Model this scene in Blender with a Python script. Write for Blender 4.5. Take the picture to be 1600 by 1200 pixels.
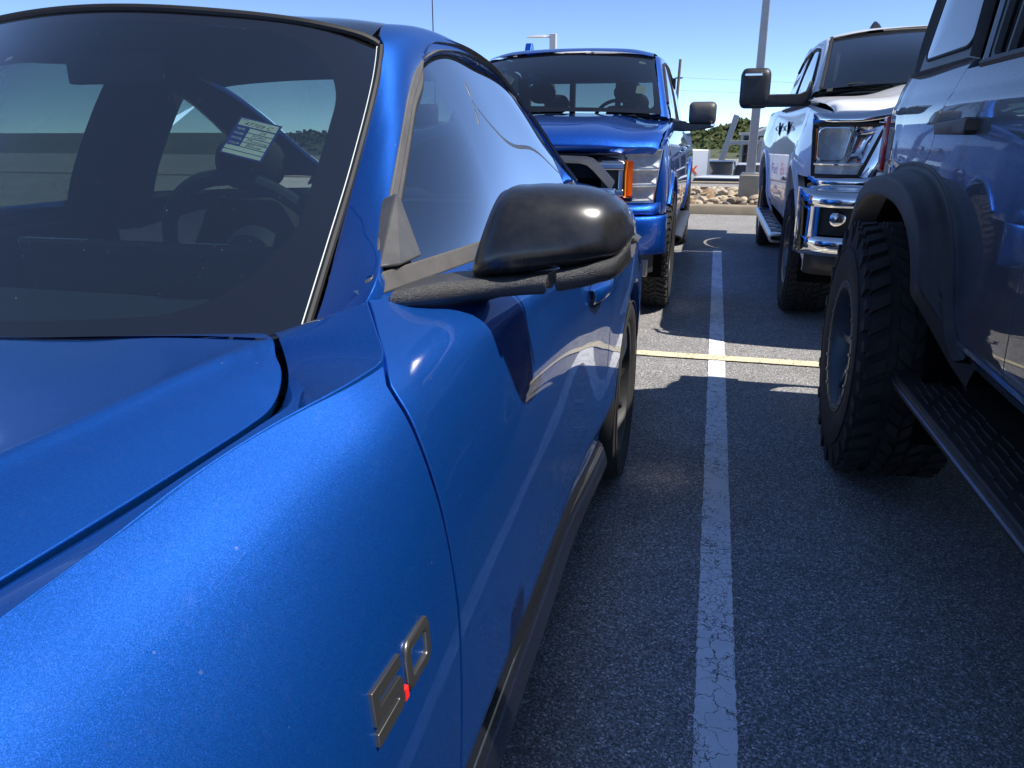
import bpy, bmesh, math, random
import numpy as np
from mathutils import Vector, Matrix

for o in list(bpy.data.objects): bpy.data.objects.remove(o)
SC = bpy.context.scene
COL = SC.collection
R = math.radians

# ------------------------------------------------------------------ camera
CAM_H = 1.25
cam = bpy.data.cameras.new('camera')
cam.sensor_width = 36.0
cam.lens = 27.0
cam.clip_start = 0.02
cam.clip_end = 3000
cam_o = bpy.data.objects.new('camera', cam)
COL.objects.link(cam_o)
cam_o.location = (0, 0, CAM_H)
cam_o.rotation_euler = (R(90 - 18.2198), 0, R(14.2565))
SC.camera = cam_o

# ------------------------------------------------------------------ sky and sun
SUN = Vector((0.538, 0.0, 0.843)).normalized()
world = bpy.data.worlds.new('World')
SC.world = world
world.use_nodes = True
wn = world.node_tree
sky = wn.nodes.new('ShaderNodeTexSky')
sky.sky_type = 'NISHITA'
sky.sun_disc = False
sky.sun_elevation = math.asin(SUN.z)
sky.sun_rotation = math.atan2(SUN.x, SUN.y)
sky.altitude = 2500
sky.air_density = 0.40
sky.dust_density = 0.0
sky.ozone_density = 2.5
wn.links.new(sky.outputs[0], wn.nodes['Background'].inputs[0])
wn.nodes['Background'].inputs[1].default_value = 0.15

sun = bpy.data.lights.new('sun', 'SUN')
sun.energy = 3.2
sun.angle = R(0.53)
sun.color = (1.0, 0.955, 0.89)
sun_o = bpy.data.objects.new('sun', sun)
COL.objects.link(sun_o)
sun_o.rotation_euler = SUN.to_track_quat('Z', 'Y').to_euler()
sun_o.location = (8, 0, 14)

SC.view_settings.view_transform = 'Standard'
SC.view_settings.look = 'None'
SC.view_settings.gamma = 1.0
SC.view_settings.use_curve_mapping = False
SC.view_settings.exposure = 0.98
SC.render.engine = 'CYCLES'
SC.cycles.use_denoising = True
SC.cycles.max_bounces = 10
SC.cycles.transparent_max_bounces = 16
SC.cycles.caustics_reflective = True
SC.cycles.caustics_refractive = False
SC.cycles.blur_glossy = 0.15
SC.cycles.sample_clamp_indirect = 20.0

# ------------------------------------------------------------------ helpers: materials
MATS = {}
def newmat(name):
    m = bpy.data.materials.new(name); m.use_nodes = True
    nt = m.node_tree
    for n in list(nt.nodes): nt.nodes.remove(n)
    out = nt.nodes.new('ShaderNodeOutputMaterial')
    MATS[name] = m
    return m, nt, out
class NT:
    def __init__(s, nt): s.nt = nt
    def n(s, t, **k):
        x = s.nt.nodes.new(t)
        for a, v in k.items(): setattr(x, a, v)
        return x
    def l(s, a, b): s.nt.links.new(a, b)
    def val(s, sock, v):
        if hasattr(v, 'is_linked') or hasattr(v, 'links'): s.l(v, sock)
        else: sock.default_value = v
    def math(s, op, a, b=0.0, c=None, clamp=False):
        x = s.n('ShaderNodeMath', operation=op); x.use_clamp = clamp
        s.val(x.inputs[0], a); s.val(x.inputs[1], b)
        if c is not None: s.val(x.inputs[2], c)
        return x.outputs[0]
    def mix(s, f, a, b):
        x = s.n('ShaderNodeMix', data_type='RGBA')
        s.val(x.inputs[0], f)
        s.val(x.inputs[6], a if hasattr(a, 'links') else (*a, 1)); s.val(x.inputs[7], b if hasattr(b, 'links') else (*b, 1))
        return x.outputs[2]
    def ramp(s, f, p):
        x = s.n('ShaderNodeValToRGB'); e = x.color_ramp.elements
        while len(e) < len(p): e.new(0.5)
        for i, (q, c) in enumerate(p):
            e[i].position = q
            e[i].color = (c, c, c, 1) if isinstance(c, (int, float)) else (*c, 1)
        s.l(f, x.inputs[0]); return x.outputs[0]
    def co(s, which='Object', scale=(1, 1, 1), rot=(0, 0, 0)):
        t = s.n('ShaderNodeTexCoord'); m = s.n('ShaderNodeMapping')
        m.inputs['Scale'].default_value = scale; m.inputs['Rotation'].default_value = rot
        s.l(t.outputs[which], m.inputs[0]); return m.outputs[0]
    def noise(s, co, scale, detail=4, rough=0.5, out=0, dist=0.0):
        x = s.n('ShaderNodeTexNoise'); s.l(co, x.inputs['Vector'])
        x.inputs['Scale'].default_value = scale; x.inputs['Detail'].default_value = detail
        x.inputs['Roughness'].default_value = rough; x.inputs['Distortion'].default_value = dist
        return x.outputs[out]
    def voro(s, co, scale, feature='F1', out='Distance', rnd=1.0):
        x = s.n('ShaderNodeTexVoronoi'); x.feature = feature; s.l(co, x.inputs['Vector'])
        x.inputs['Scale'].default_value = scale; x.inputs['Randomness'].default_value = rnd
        return x.outputs[out]
    def bump(s, h, strength=0.3, dist=0.01, normal=None):
        x = s.n('ShaderNodeBump'); x.inputs['Strength'].default_value = strength
        x.inputs['Distance'].default_value = dist; s.l(h, x.inputs['Height'])
        if normal is not None: s.l(normal, x.inputs['Normal'])
        return x.outputs[0]
    def specks(s, co, scale, size, keep=0.35):
        v = s.n('ShaderNodeTexVoronoi'); s.l(co, v.inputs['Vector']); v.inputs['Scale'].default_value = scale
        d = s.math('LESS_THAN', v.outputs['Distance'], size)
        sp = s.n('ShaderNodeSeparateColor'); s.l(v.outputs['Color'], sp.inputs[0])
        k = s.math('LESS_THAN', sp.outputs[0], keep)
        return s.math('MULTIPLY', d, k)
    def bsdf(s, out, **k):
        b = s.n('ShaderNodeBsdfPrincipled')
        for a, v in k.items():
            sk = b.inputs[a]
            if hasattr(v, 'links'): s.l(v, sk)
            elif a in ('Base Color', 'Specular Tint', 'Coat Tint', 'Emission Color') and len(v) == 3: sk.default_value = (*v, 1)
            else: sk.default_value = v
        if out is not None: s.l(b.outputs[0], out.inputs[0])
        return b

def pbr(name, base, rough=0.5, metal=0.0, coat=0.0, coat_rough=0.03, spec=0.5, var=0.0, vscale=6.0, bump=0.0, bscale=200.0, bdist=0.002,
        dust=0.0, dustcol=(0.35, 0.32, 0.28), rvar=0.0, ior=None):
    m, nt, out = newmat(name); g = NT(nt); co = g.co()
    col = None; k = {}
    if var > 0:
        f = g.noise(co, vscale, 6, 0.6)
        f = g.ramp(f, [(0.3, 0.0), (0.7, 1.0)])
        col = g.mix(f, tuple(c * (1 - var) for c in base), tuple(min(1, c * (1 + var)) for c in base))
    if dust > 0:
        f = g.noise(co, vscale * 0.7 + 3, 8, 0.7)
        f = g.math('MULTIPLY', g.ramp(f, [(0.35, 0.0), (0.8, 1.0)]), dust)
        col = g.mix(f, col if col is not None else base, dustcol)
    if rvar > 0:
        f = g.noise(co, 14.0, 5, 0.6)
        k['Roughness'] = g.math('MULTIPLY_ADD', f, rvar, rough - rvar * 0.5)
    else: k['Roughness'] = rough
    if bump > 0:
        k['Normal'] = g.bump(g.noise(co, bscale, 3, 0.6), bump, bdist)
    if ior: k['IOR'] = ior
    g.bsdf(out, **{'Base Color': col if col is not None else base, 'Metallic': metal, 'Coat Weight': coat, 'Coat Roughness': coat_rough,
                   'Specular IOR Level': spec}, **k)
    return m

def carpaint(name, base, flake, metal=0.75, rough=0.42, scale=1100.0, flake_amt=0.55, dust=0.0, tilt=0.35, coat=1.0, cior=1.5):
    m, nt, out = newmat(name); g = NT(nt); co = g.co()
    v = g.n('ShaderNodeTexVoronoi'); g.l(co, v.inputs['Vector']); v.inputs['Scale'].default_value = scale
    geo = g.n('ShaderNodeNewGeometry')
    sub = g.n('ShaderNodeVectorMath', operation='SUBTRACT'); g.l(v.outputs['Color'], sub.inputs[0]); sub.inputs[1].default_value = (0.5, 0.5, 0.5)
    sc = g.n('ShaderNodeVectorMath', operation='SCALE'); g.l(sub.outputs[0], sc.inputs[0]); sc.inputs['Scale'].default_value = tilt
    ad = g.n('ShaderNodeVectorMath', operation='ADD'); g.l(geo.outputs['Normal'], ad.inputs[0]); g.l(sc.outputs[0], ad.inputs[1])
    nm = g.n('ShaderNodeVectorMath', operation='NORMALIZE'); g.l(ad.outputs[0], nm.inputs[0])
    sp = g.n('ShaderNodeSeparateColor'); g.l(v.outputs['Color'], sp.inputs[0])
    f = g.math('MULTIPLY', g.math('POWER', sp.outputs[1], 2.0), flake_amt)
    col = g.mix(f, base, flake)
    wv = g.noise(co, 3.0, 3, 0.5)
    spk = g.specks(co, 42.0, 0.07, 0.22)
    if dust > 0:
        dn = g.math('MULTIPLY', g.ramp(g.noise(co, 55.0, 8, 0.75), [(0.55, 0.0), (0.8, 1.0)]), dust)
        col = g.mix(g.math('ADD', dn, g.math('MULTIPLY', spk, min(1.0, dust * 5)), clamp=True), col, (0.5, 0.5, 0.5))
    cn = g.bump(g.noise(co, 200.0, 2, 0.5), 0.004, 0.001)
    g.bsdf(out, **{'Base Color': col, 'Metallic': metal, 'Roughness': rough, 'Normal': nm.outputs[0], 'Coat Weight': coat,
                   'Coat Roughness': 0.015, 'Coat IOR': cior, 'Coat Normal': cn})
    return m

def glass(name, tint=(0.5, 0.56, 0.53), frit=None, ior=1.5, dust=0.03, refl=1.0, gain=1.55):
    """thin automotive glass: tinted see-through plus a Fresnel mirror; frit = (mx, my, radius, sx, sy) prints a black border in the sheet's own UV"""
    m, nt, out = newmat(name); g = NT(nt)
    tr = g.n('ShaderNodeBsdfTransparent'); tr.inputs[0].default_value = (*tint, 1)
    body = tr.outputs[0]
    co = g.co()
    if dust > 0:
        df = g.n('ShaderNodeBsdfDiffuse'); df.inputs[0].default_value = (0.55, 0.55, 0.53, 1)
        a = g.math('MULTIPLY', g.ramp(g.noise(co, 140.0, 8, 0.8), [(0.3, 0.5), (0.75, 1.0)]), dust)
        b = g.math('MULTIPLY', g.specks(co, 75.0, 0.06, 0.35), 0.25)
        c = g.math('MULTIPLY', g.specks(co, 26.0, 0.028, 0.5), 0.3)
        mx = g.n('ShaderNodeMixShader'); g.l(g.math('ADD', g.math('ADD', a, b), c, clamp=True), mx.inputs[0]); g.l(body, mx.inputs[1]); g.l(df.outputs[0], mx.inputs[2]); body = mx.outputs[0]
    if frit:
        mxx, myy, rad, sx, sy, dots = frit
        uv = g.n('ShaderNodeUVMap'); s = g.n('ShaderNodeSeparateXYZ'); g.l(uv.outputs[0], s.inputs[0])
        ax = g.math('SUBTRACT', g.math('MULTIPLY', g.math('ABSOLUTE', g.math('SUBTRACT', s.outputs[0], 0.5)), sx), sx / 2 - mxx - rad)
        ay0 = g.math('SUBTRACT', s.outputs[1], 0.5 + (myy[1] - myy[0]) / (2 * sy) * -1)
        ay = g.math('SUBTRACT', g.math('MULTIPLY', g.math('ABSOLUTE', ay0), sy), sy / 2 - (myy[0] + myy[1]) / 2 - rad)
        ax = g.math('MAXIMUM', ax, 0.0); ay = g.math('MAXIMUM', ay, 0.0)
        d = g.math('SQRT', g.math('ADD', g.math('MULTIPLY', ax, ax), g.math('MULTIPLY', ay, ay)))
        f = g.math('GREATER_THAN', d, rad)
        bk = g.n('ShaderNodeBsdfDiffuse'); bk.inputs[0].default_value = (0.008, 0.0075, 0.0075, 1)
        mx = g.n('ShaderNodeMixShader'); g.l(f, mx.inputs[0]); g.l(body, mx.inputs[1]); g.l(bk.outputs[0], mx.inputs[2]); body = mx.outputs[0]
    gl = g.n('ShaderNodeBsdfGlossy'); gl.inputs['Roughness'].default_value = 0.006; gl.inputs[0].default_value = (refl, refl, refl, 1)
    lw = g.n('ShaderNodeLayerWeight'); lw.inputs[0].default_value = 0.5
    f0 = ((ior - 1) / (ior + 1)) ** 2
    fr = g.math('MULTIPLY_ADD', g.math('POWER', lw.outputs['Facing'], 5.0), 1 - f0, f0)
    # a pane reflects on both of its faces
    f2 = g.math('MULTIPLY', fr, gain, clamp=True)
    mx = g.n('ShaderNodeMixShader'); g.l(f2, mx.inputs[0]); g.l(body, mx.inputs[1]); g.l(gl.outputs[0], mx.inputs[2])
    g.l(mx.outputs[0], out.inputs[0])
    return m

# ------------------------------------------------------------------ helpers: splines and sheets
def spl(pts, ts):
    """chord-length Catmull-Rom through pts at parameters ts in 0..1 (along chord length)"""
    P = np.asarray(pts, float); n = len(P)
    if n == 1: return np.repeat(P, len(ts), 0)
    d = np.linalg.norm(np.diff(P, axis=0), axis=1) ** 0.7 + 1e-9
    k = np.concatenate([[0], np.cumsum(d)]); k /= k[-1]
    return spl_k(P, k, ts)
def spl_k(P, k, ts):
    P = np.asarray(P, float); n = len(P); k = np.asarray(k, float)
    if n == 2:
        t = ((np.asarray(ts) - k[0]) / (k[1] - k[0]))[:, None]
        return P[0] * (1 - t) + P[1] * t
    m = np.zeros_like(P)
    for i in range(n):
        if i == 0: m[i] = (P[1] - P[0]) / (k[1] - k[0]) * 1.5 - 0.5 * (P[2] - P[0]) / (k[2] - k[0])
        elif i == n - 1: m[i] = (P[-1] - P[-2]) / (k[-1] - k[-2]) * 1.5 - 0.5 * (P[-1] - P[-3]) / (k[-1] - k[-3])
        else:
            a = (P[i] - P[i - 1]) / (k[i] - k[i - 1]); b = (P[i + 1] - P[i]) / (k[i + 1] - k[i])
            wa = k[i + 1] - k[i]; wb = k[i] - k[i - 1]
            m[i] = (a * wa + b * wb) / (wa + wb)
    t = np.clip(np.asarray(ts, float), k[0], k[-1])
    i = np.clip(np.searchsorted(k, t, 'right') - 1, 0, n - 2)
    h = (k[i + 1] - k[i])[:, None]; q = (t - k[i])[:, None] / h
    return (2 * q**3 - 3 * q**2 + 1) * P[i] + (q**3 - 2 * q**2 + q) * h * m[i] + (-2 * q**3 + 3 * q**2) * P[i + 1] + (q**3 - q**2) * h * m[i + 1]
def curve(pts, n): return spl(pts, np.linspace(0, 1, n))
def fn1(tab):
    """smooth 1-D function through a table of (x, y)"""
    xs = np.array([a for a, _ in tab], float); ys = np.array([[b] for _, b in tab], float)
    lo, hi = xs[0], xs[-1]; N = 2400
    lut = spl_k(ys, xs, np.linspace(lo, hi, N + 1))[:, 0].tolist(); sc = N / (hi - lo)
    def f(x):
        q = (min(max(x, lo), hi) - lo) * sc; i = min(int(q), N - 1); q -= i
        return lut[i] * (1 - q) + lut[i + 1] * q
    return f
def patch(ctrl, nu, nv):
    """ctrl: rows of 3-D points (all rows the same length) -> smooth (nu, nv, 3) sheet"""
    rows = [spl(r, np.linspace(0, 1, nv)) for r in ctrl]
    rows = np.array(rows)
    mean = rows.mean(axis=1)
    d = np.linalg.norm(np.diff(rows, axis=0), axis=2).mean(axis=1) ** 0.8 + 1e-9
    k = np.concatenate([[0], np.cumsum(d)]); k /= k[-1]
    ts = np.linspace(0, 1, nu)
    out = np.zeros((nu, nv, 3))
    flat = spl_k(rows.reshape(len(ctrl), -1), k, ts)
    return flat.reshape(nu, nv, 3)

ORIGIN = {}
def link(o, parent=None):
    COL.objects.link(o)
    if parent is not None:
        o.parent = parent
    return o
def thing(name, label, cat, loc=(0, 0, 0), group=None, rotz=0.0):
    o = bpy.data.objects.new(name, None); COL.objects.link(o)
    o.empty_display_size = 0.2
    o.location = loc; o.rotation_euler = (0, 0, rotz)
    o['label'] = label; o['category'] = cat
    if group: o['group'] = group
    ORIGIN[o.name] = Vector(loc)
    return o
def org(parent):
    p = parent; v = Vector((0, 0, 0))
    while p is not None:
        v = v + Vector(p.location); p = p.parent
    return v
def tag(o, label, cat, group=None, kind=None):
    o['label'] = label; o['category'] = cat
    if group: o['group'] = group
    if kind: o['kind'] = kind
    return o
def mesh_obj(name, V, F, mat, parent=None, smooth=True, angle=35, bevel=0.0, seg=2, uv=None, solid=0.0, origin=None, local=False):
    me = bpy.data.meshes.new(name)
    off = Vector((0, 0, 0)) if local else (org(parent) if parent is not None else Vector((0, 0, 0)))
    if origin is not None: off = Vector(origin)
    me.from_pydata([(v[0] - off.x, v[1] - off.y, v[2] - off.z) for v in V], [], F)
    if uv is not None:
        ul = me.uv_layers.new(name='UVMap')
        for lp in me.loops: ul.data[lp.index].uv = uv[lp.vertex_index]
    me.validate(clean_customdata=False)
    if mat is not None: me.materials.append(MATS[mat] if isinstance(mat, str) else mat)
    if smooth:
        me.polygons.foreach_set('use_smooth', [True] * len(me.polygons))
        if angle < 180: me.set_sharp_from_angle(angle=R(angle))
    o = bpy.data.objects.new(name, me); link(o, parent)
    if origin is not None and parent is None: o.location = off
    elif origin is not None: o.location = off - org(parent)
    if bevel > 0:
        b = o.modifiers.new('Bevel', 'BEVEL'); b.width = bevel; b.segments = seg; b.limit_method = 'ANGLE'; b.angle_limit = R(35); b.harden_normals = False
    if solid > 0:
        b = o.modifiers.new('Solidify', 'SOLIDIFY'); b.thickness = solid; b.offset = -1
    return o

class MB:
    def __init__(s): s.v = []; s.f = []
    def add(s, V, F):
        b = len(s.v); s.v += [tuple(map(float, x)) for x in V]; s.f += [tuple(i + b for i in q) for q in F]; return s
    def box(s, lo, hi, rot=None, pivot=None):
        (a, b, c), (d, e, f) = lo, hi
        V = [(a, b, c), (d, b, c), (d, e, c), (a, e, c), (a, b, f), (d, b, f), (d, e, f), (a, e, f)]
        if rot is not None:
            pv = Vector(pivot if pivot is not None else ((a + d) / 2, (b + e) / 2, (c + f) / 2))
            V = [tuple(rot @ (Vector(v) - pv) + pv) for v in V]
        return s.add(V, [(0, 3, 2, 1), (4, 5, 6, 7), (0, 1, 5, 4), (1, 2, 6, 5), (2, 3, 7, 6), (3, 0, 4, 7)])
    def hexa(s, V):  # 8 corners, bottom ring then top ring
        return s.add(V, [(0, 3, 2, 1), (4, 5, 6, 7), (0, 1, 5, 4), (1, 2, 6, 5), (2, 3, 7, 6), (3, 0, 4, 7)])
    def tube(s, pts, rad, n=8, caps=True, flat=None):
        P = [Vector(p) for p in pts]; m = len(P)
        if not hasattr(rad, '__len__'): rad = [rad] * m
        V = []; prev = None
        for i in range(m):
            t = (P[min(i + 1, m - 1)] - P[max(i - 1, 0)]).normalized()
            if prev is None:
                a = Vector((0, 0, 1)) if abs(t.z) < 0.9 else Vector((1, 0, 0))
                u = t.cross(a).normalized()
            else:
                u = (prev - t * prev.dot(t)).normalized()
            w = t.cross(u); prev = u
            for k in range(n):
                an = 2 * math.pi * k / n
                V.append(P[i] + (u * math.cos(an) + w * math.sin(an)) * rad[i])
        F = []
        for i in range(m - 1):
            for k in range(n):
                F.append((i * n + k, i * n + (k + 1) % n, (i + 1) * n + (k + 1) % n, (i + 1) * n + k))
        if caps:
            F.append(tuple(reversed(range(n)))); F.append(tuple((m - 1) * n + k for k in range(n)))
        return s.add(V, F)
    def lathe(s, prof, center=(0, 0, 0), axis='X', n=48, closed=False):
        """prof: list of (r, a): radius and position along the axis"""
        V = []; c = center
        for r, a in prof:
            for k in range(n):
                an = 2 * math.pi * k / n
                if axis == 'X': V.append((c[0] + a, c[1] + r * math.cos(an), c[2] + r * math.sin(an)))
                elif axis == 'Z': V.append((c[0] + r * math.cos(an), c[1] + r * math.sin(an), c[2] + a))
                else: V.append((c[0] + r * math.sin(an), c[1] + a, c[2] + r * math.cos(an)))
        F = []; m = len(prof)
        for i in range(m if closed else m - 1):
            j = (i + 1) % m
            for k in range(n):
                F.append((i * n + k, i * n + (k + 1) % n, j * n + (k + 1) % n, j * n + k))
        return s.add(V, F)
    def prism(s, pts, d):
        """closed outline of 3-D points swept by vector d"""
        n = len(pts); d = Vector(d)
        V = [Vector(p) for p in pts] + [Vector(p) + d for p in pts]
        F = [tuple(reversed(range(n))), tuple(range(n, 2 * n))]
        for i in range(n): F.append((i, (i + 1) % n, n + (i + 1) % n, n + i))
        return s.add(V, F)
    def sheet(s, P, flip=False, wrap=False):
        P = np.asarray(P); a, b = P.shape[:2]; F = []
        for i in range(a - 1):
            for j in range(b if wrap else b - 1):
                q = (i * b + j, i * b + (j + 1) % b, (i + 1) * b + (j + 1) % b, (i + 1) * b + j)
                F.append(q[::-1] if flip else q)
        return s.add(P.reshape(-1, 3), F)
    def build(s, name, mat, parent=None, **k): return mesh_obj(name, s.v, s.f, mat, parent, **k)

def grid_normals(P):
    du = np.gradient(P, axis=0); dv = np.gradient(P, axis=1)
    N = np.cross(du, dv); L = np.linalg.norm(N, axis=2, keepdims=True); L[L < 1e-12] = 1
    return N / L
SHEETS = {}
def panel(name, P, mat, parent=None, flip=False, edges='uUvV', r=0.003, depth=0.018, uvs=True, both=False, angle=40):
    """a body panel: the sheet P with a rolled edge and a flange turned in along the named edges (u: first row, U: last row, v: first column, V: last)"""
    P = np.array(P, float); N = grid_normals(P)
    if flip: N = -N
    a, b = P.shape[:2]
    mbv = [tuple(x) for x in P.reshape(-1, 3)]
    F = []
    for i in range(a - 1):
        for j in range(b - 1):
            q = (i * b + j, (i + 1) * b + j, (i + 1) * b + j + 1, i * b + j + 1)
            F.append(q[::-1] if flip else q)
    uv = [(i / (a - 1), j / (b - 1)) for i in range(a) for j in range(b)]
    def rim(idx, inner, fl):
        e = np.array([P[i] for i in idx]); n = np.array([N[i] for i in idx]); inn = np.array([P[i] for i in inner])
        t = e - inn; t = t - (t * n).sum(1, keepdims=True) * n
        L = np.linalg.norm(t, axis=1, keepdims=True); L[L < 1e-9] = 1; t /= L
        prev = [i[0] * b + i[1] for i in idx]
        for ang in (30, 60, 90, None):
            if ang is None: q = e + t * r - n * (r + depth)
            else: q = e + t * (r * math.sin(R(ang))) - n * (r * (1 - math.cos(R(ang))))
            st = len(mbv); mbv.extend(tuple(x) for x in q); uv.extend([(0.5, 0.5)] * len(q))
            cur = list(range(st, st + len(q)))
            for k in range(len(q) - 1):
                f = (prev[k], prev[k + 1], cur[k + 1], cur[k])
                F.append(f if fl else f[::-1])
            prev = cur
    if 'u' in edges: rim([(0, j) for j in range(b)], [(1, j) for j in range(b)], flip)
    if 'U' in edges: rim([(a - 1, j) for j in range(b)], [(a - 2, j) for j in range(b)], not flip)
    if 'v' in edges: rim([(i, 0) for i in range(a)], [(i, 1) for i in range(a)], not flip)
    if 'V' in edges: rim([(i, b - 1) for i in range(a)], [(i, b - 2) for i in range(a)], flip)
    o = mesh_obj(name, mbv, F, mat, parent, smooth=True, angle=angle, uv=uv)
    SHEETS[o.name] = (P, N)
    return o
def ribbon(name, A, B, mat, parent=None, thick=0.004, flip=False, **k):
    """a strip between two equally sampled curves with some thickness"""
    A = np.asarray(A); B = np.asarray(B)
    P = np.stack([A, (A + B) / 2, B], 1)
    return panel(name, P, mat, parent, flip=flip, r=thick * 0.5, depth=thick, **k)
def text_mesh(name, body, mat, parent, origin, ux, uy, height, depth=0.0004, align='LEFT', shear=0.0, width=None, spacing=1.0):
    """lettering as flat mesh; ux and uy are the reading and the up direction in space, height is the capital height"""
    cu = bpy.data.curves.new('lettering', 'FONT'); cu.body = body; cu.align_x = align; cu.size = height / 0.69; cu.extrude = depth; cu.shear = shear
    cu.space_character = spacing; cu.resolution_u = 3
    t = bpy.data.objects.new('lettering', cu); COL.objects.link(t)
    dg = bpy.context.evaluated_depsgraph_get()
    me = bpy.data.meshes.new_from_object(t.evaluated_get(dg))
    bpy.data.objects.remove(t); bpy.data.curves.remove(cu)
    V = np.array([v.co[:] for v in me.vertices])
    if width is not None and len(V):
        V[:, 0] *= width / max(1e-6, V[:, 0].max() - V[:, 0].min())
    ux = Vector(ux).normalized(); uy = Vector(uy).normalized(); w = ux.cross(uy)
    off = org(parent) if parent is not None else Vector((0, 0, 0))
    for i, v in enumerate(me.vertices):
        v.co = Vector(origin) - off + ux * V[i, 0] + uy * V[i, 1] + w * V[i, 2]
    me.materials.clear(); me.materials.append(MATS[mat])
    o = bpy.data.objects.new(name, me); link(o, parent)
    return o
def dup_tree(o, parent=None, loc=None):
    c = o.copy(); COL.objects.link(c); c.parent = parent
    if loc is not None: c.location = loc
    for ch in list(o.children): dup_tree(ch, c)
    return c

# ------------------------------------------------------------------ shared materials
BLUE = carpaint('mustang_blue_paint', (0.002, 0.060, 0.33), (0.0, 0.165, 0.60), metal=0.74, rough=0.50, dust=0.03, scale=2000, tilt=0.25, cior=1.42)
carpaint('truck_blue_paint', (0.003, 0.080, 0.46), (0.004, 0.15, 0.72), metal=0.72, rough=0.38, flake_amt=0.35, scale=700)
carpaint('slate_blue_paint', (0.030, 0.046, 0.072), (0.07, 0.10, 0.14), metal=0.12, rough=0.45, flake_amt=0.3, scale=900, cior=1.75)
pbr('white_paint', (0.88, 0.88, 0.89), 0.40, coat=0.7, var=0.01)
carpaint('gloss_black_paint', (0.006, 0.007, 0.010), (0.02, 0.02, 0.025), metal=0.0, rough=0.3, flake_amt=0.2)
pbr('black_plastic', (0.018, 0.018, 0.019), 0.45, bump=0.12, bscale=700, bdist=0.0006, dust=0.10)
pbr('black_satin', (0.012, 0.012, 0.013), 0.28, coat=0.6, coat_rough=0.21, dust=0.06, vscale=60, rvar=0.12)
pbr('grain_plastic', (0.030, 0.030, 0.031), 0.36, bump=0.85, bscale=560, bdist=0.0028, dust=0.14, spec=0.8)
pbr('grey_plastic', (0.060, 0.060, 0.060), 0.48, bump=0.25, bscale=900, bdist=0.0008, dust=0.25)
pbr('trim_rubber', (0.085, 0.080, 0.075), 0.55, dust=0.3, bump=0.1, bscale=500)
pbr('dark_rubber', (0.010, 0.010, 0.011), 0.6, dust=0.05)
pbr('cavity_black', (0.004, 0.004, 0.004), 0.9, spec=0.1)
pbr('chrome', (0.82, 0.83, 0.85), 0.05, metal=1.0)
pbr('satin_silver', (0.55, 0.56, 0.58), 0.28, metal=1.0)
pbr('dark_chrome', (0.17, 0.165, 0.155), 0.30, metal=0.85, rvar=0.12)
pbr('tyre_rubber', (0.018, 0.018, 0.018), 0.75, var=0.25, vscale=9, dust=0.35, dustcol=(0.075, 0.068, 0.06), bump=0.25, bscale=160, bdist=0.002)
pbr('rim_black', (0.014, 0.014, 0.015), 0.5, dust=0.12)
pbr('rim_grey', (0.20, 0.21, 0.22), 0.30, metal=0.9)
pbr('brake_metal', (0.35, 0.34, 0.33), 0.4, metal=1.0)
pbr('amber_lens', (0.85, 0.22, 0.01), 0.18, coat=1.0, spec=0.6)
pbr('red_lens', (0.50, 0.010, 0.012), 0.15, coat=1.0)
pbr('interior_dark', (0.018, 0.027, 0.052), 0.7, var=0.2, vscale=30, bump=0.15, bscale=500)
pbr('seat_fabric', (0.030, 0.030, 0.033), 0.85, var=0.2, vscale=60, bump=0.3, bscale=600)
pbr('seat_grey', (0.10, 0.10, 0.105), 0.85, var=0.15, vscale=60, bump=0.3, bscale=600)
pbr('headliner_dark', (0.036, 0.048, 0.080), 0.9)
pbr('headliner', (0.16, 0.16, 0.165), 0.9)
pbr('lamp_reflector', (0.80, 0.80, 0.82), 0.12, metal=1.0)
pbr('label_white', (0.80, 0.84, 0.78), 0.5)
pbr('label_blue', (0.015, 0.035, 0.30), 0.5)
pbr('ink_black', (0.01, 0.01, 0.012), 0.6)
pbr('emblem_red', (0.75, 0.02, 0.015), 0.3)
glass('windshield_glass', (0.38, 0.48, 0.45), frit=(0.062, (0.085, 0.035), 0.20, 1.25, 0.80, True), dust=0.012, gain=4.8)
glass('tinted_glass', (0.05, 0.055, 0.058), dust=0.01)
glass('side_glass', (0.33, 0.40, 0.37), dust=0.004, gain=6.5)
glass('clear_glass', (0.50, 0.56, 0.54), dust=0.012)
glass('truck_windshield_glass', (0.27, 0.33, 0.32), frit=(0.05, (0.05, 0.04), 0.08, 1.5, 0.85, True), dust=0.012, gain=2.6)
glass('lens_glass', (0.93, 0.95, 0.96), dust=0.0, ior=1.45, gain=1.0)
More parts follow.
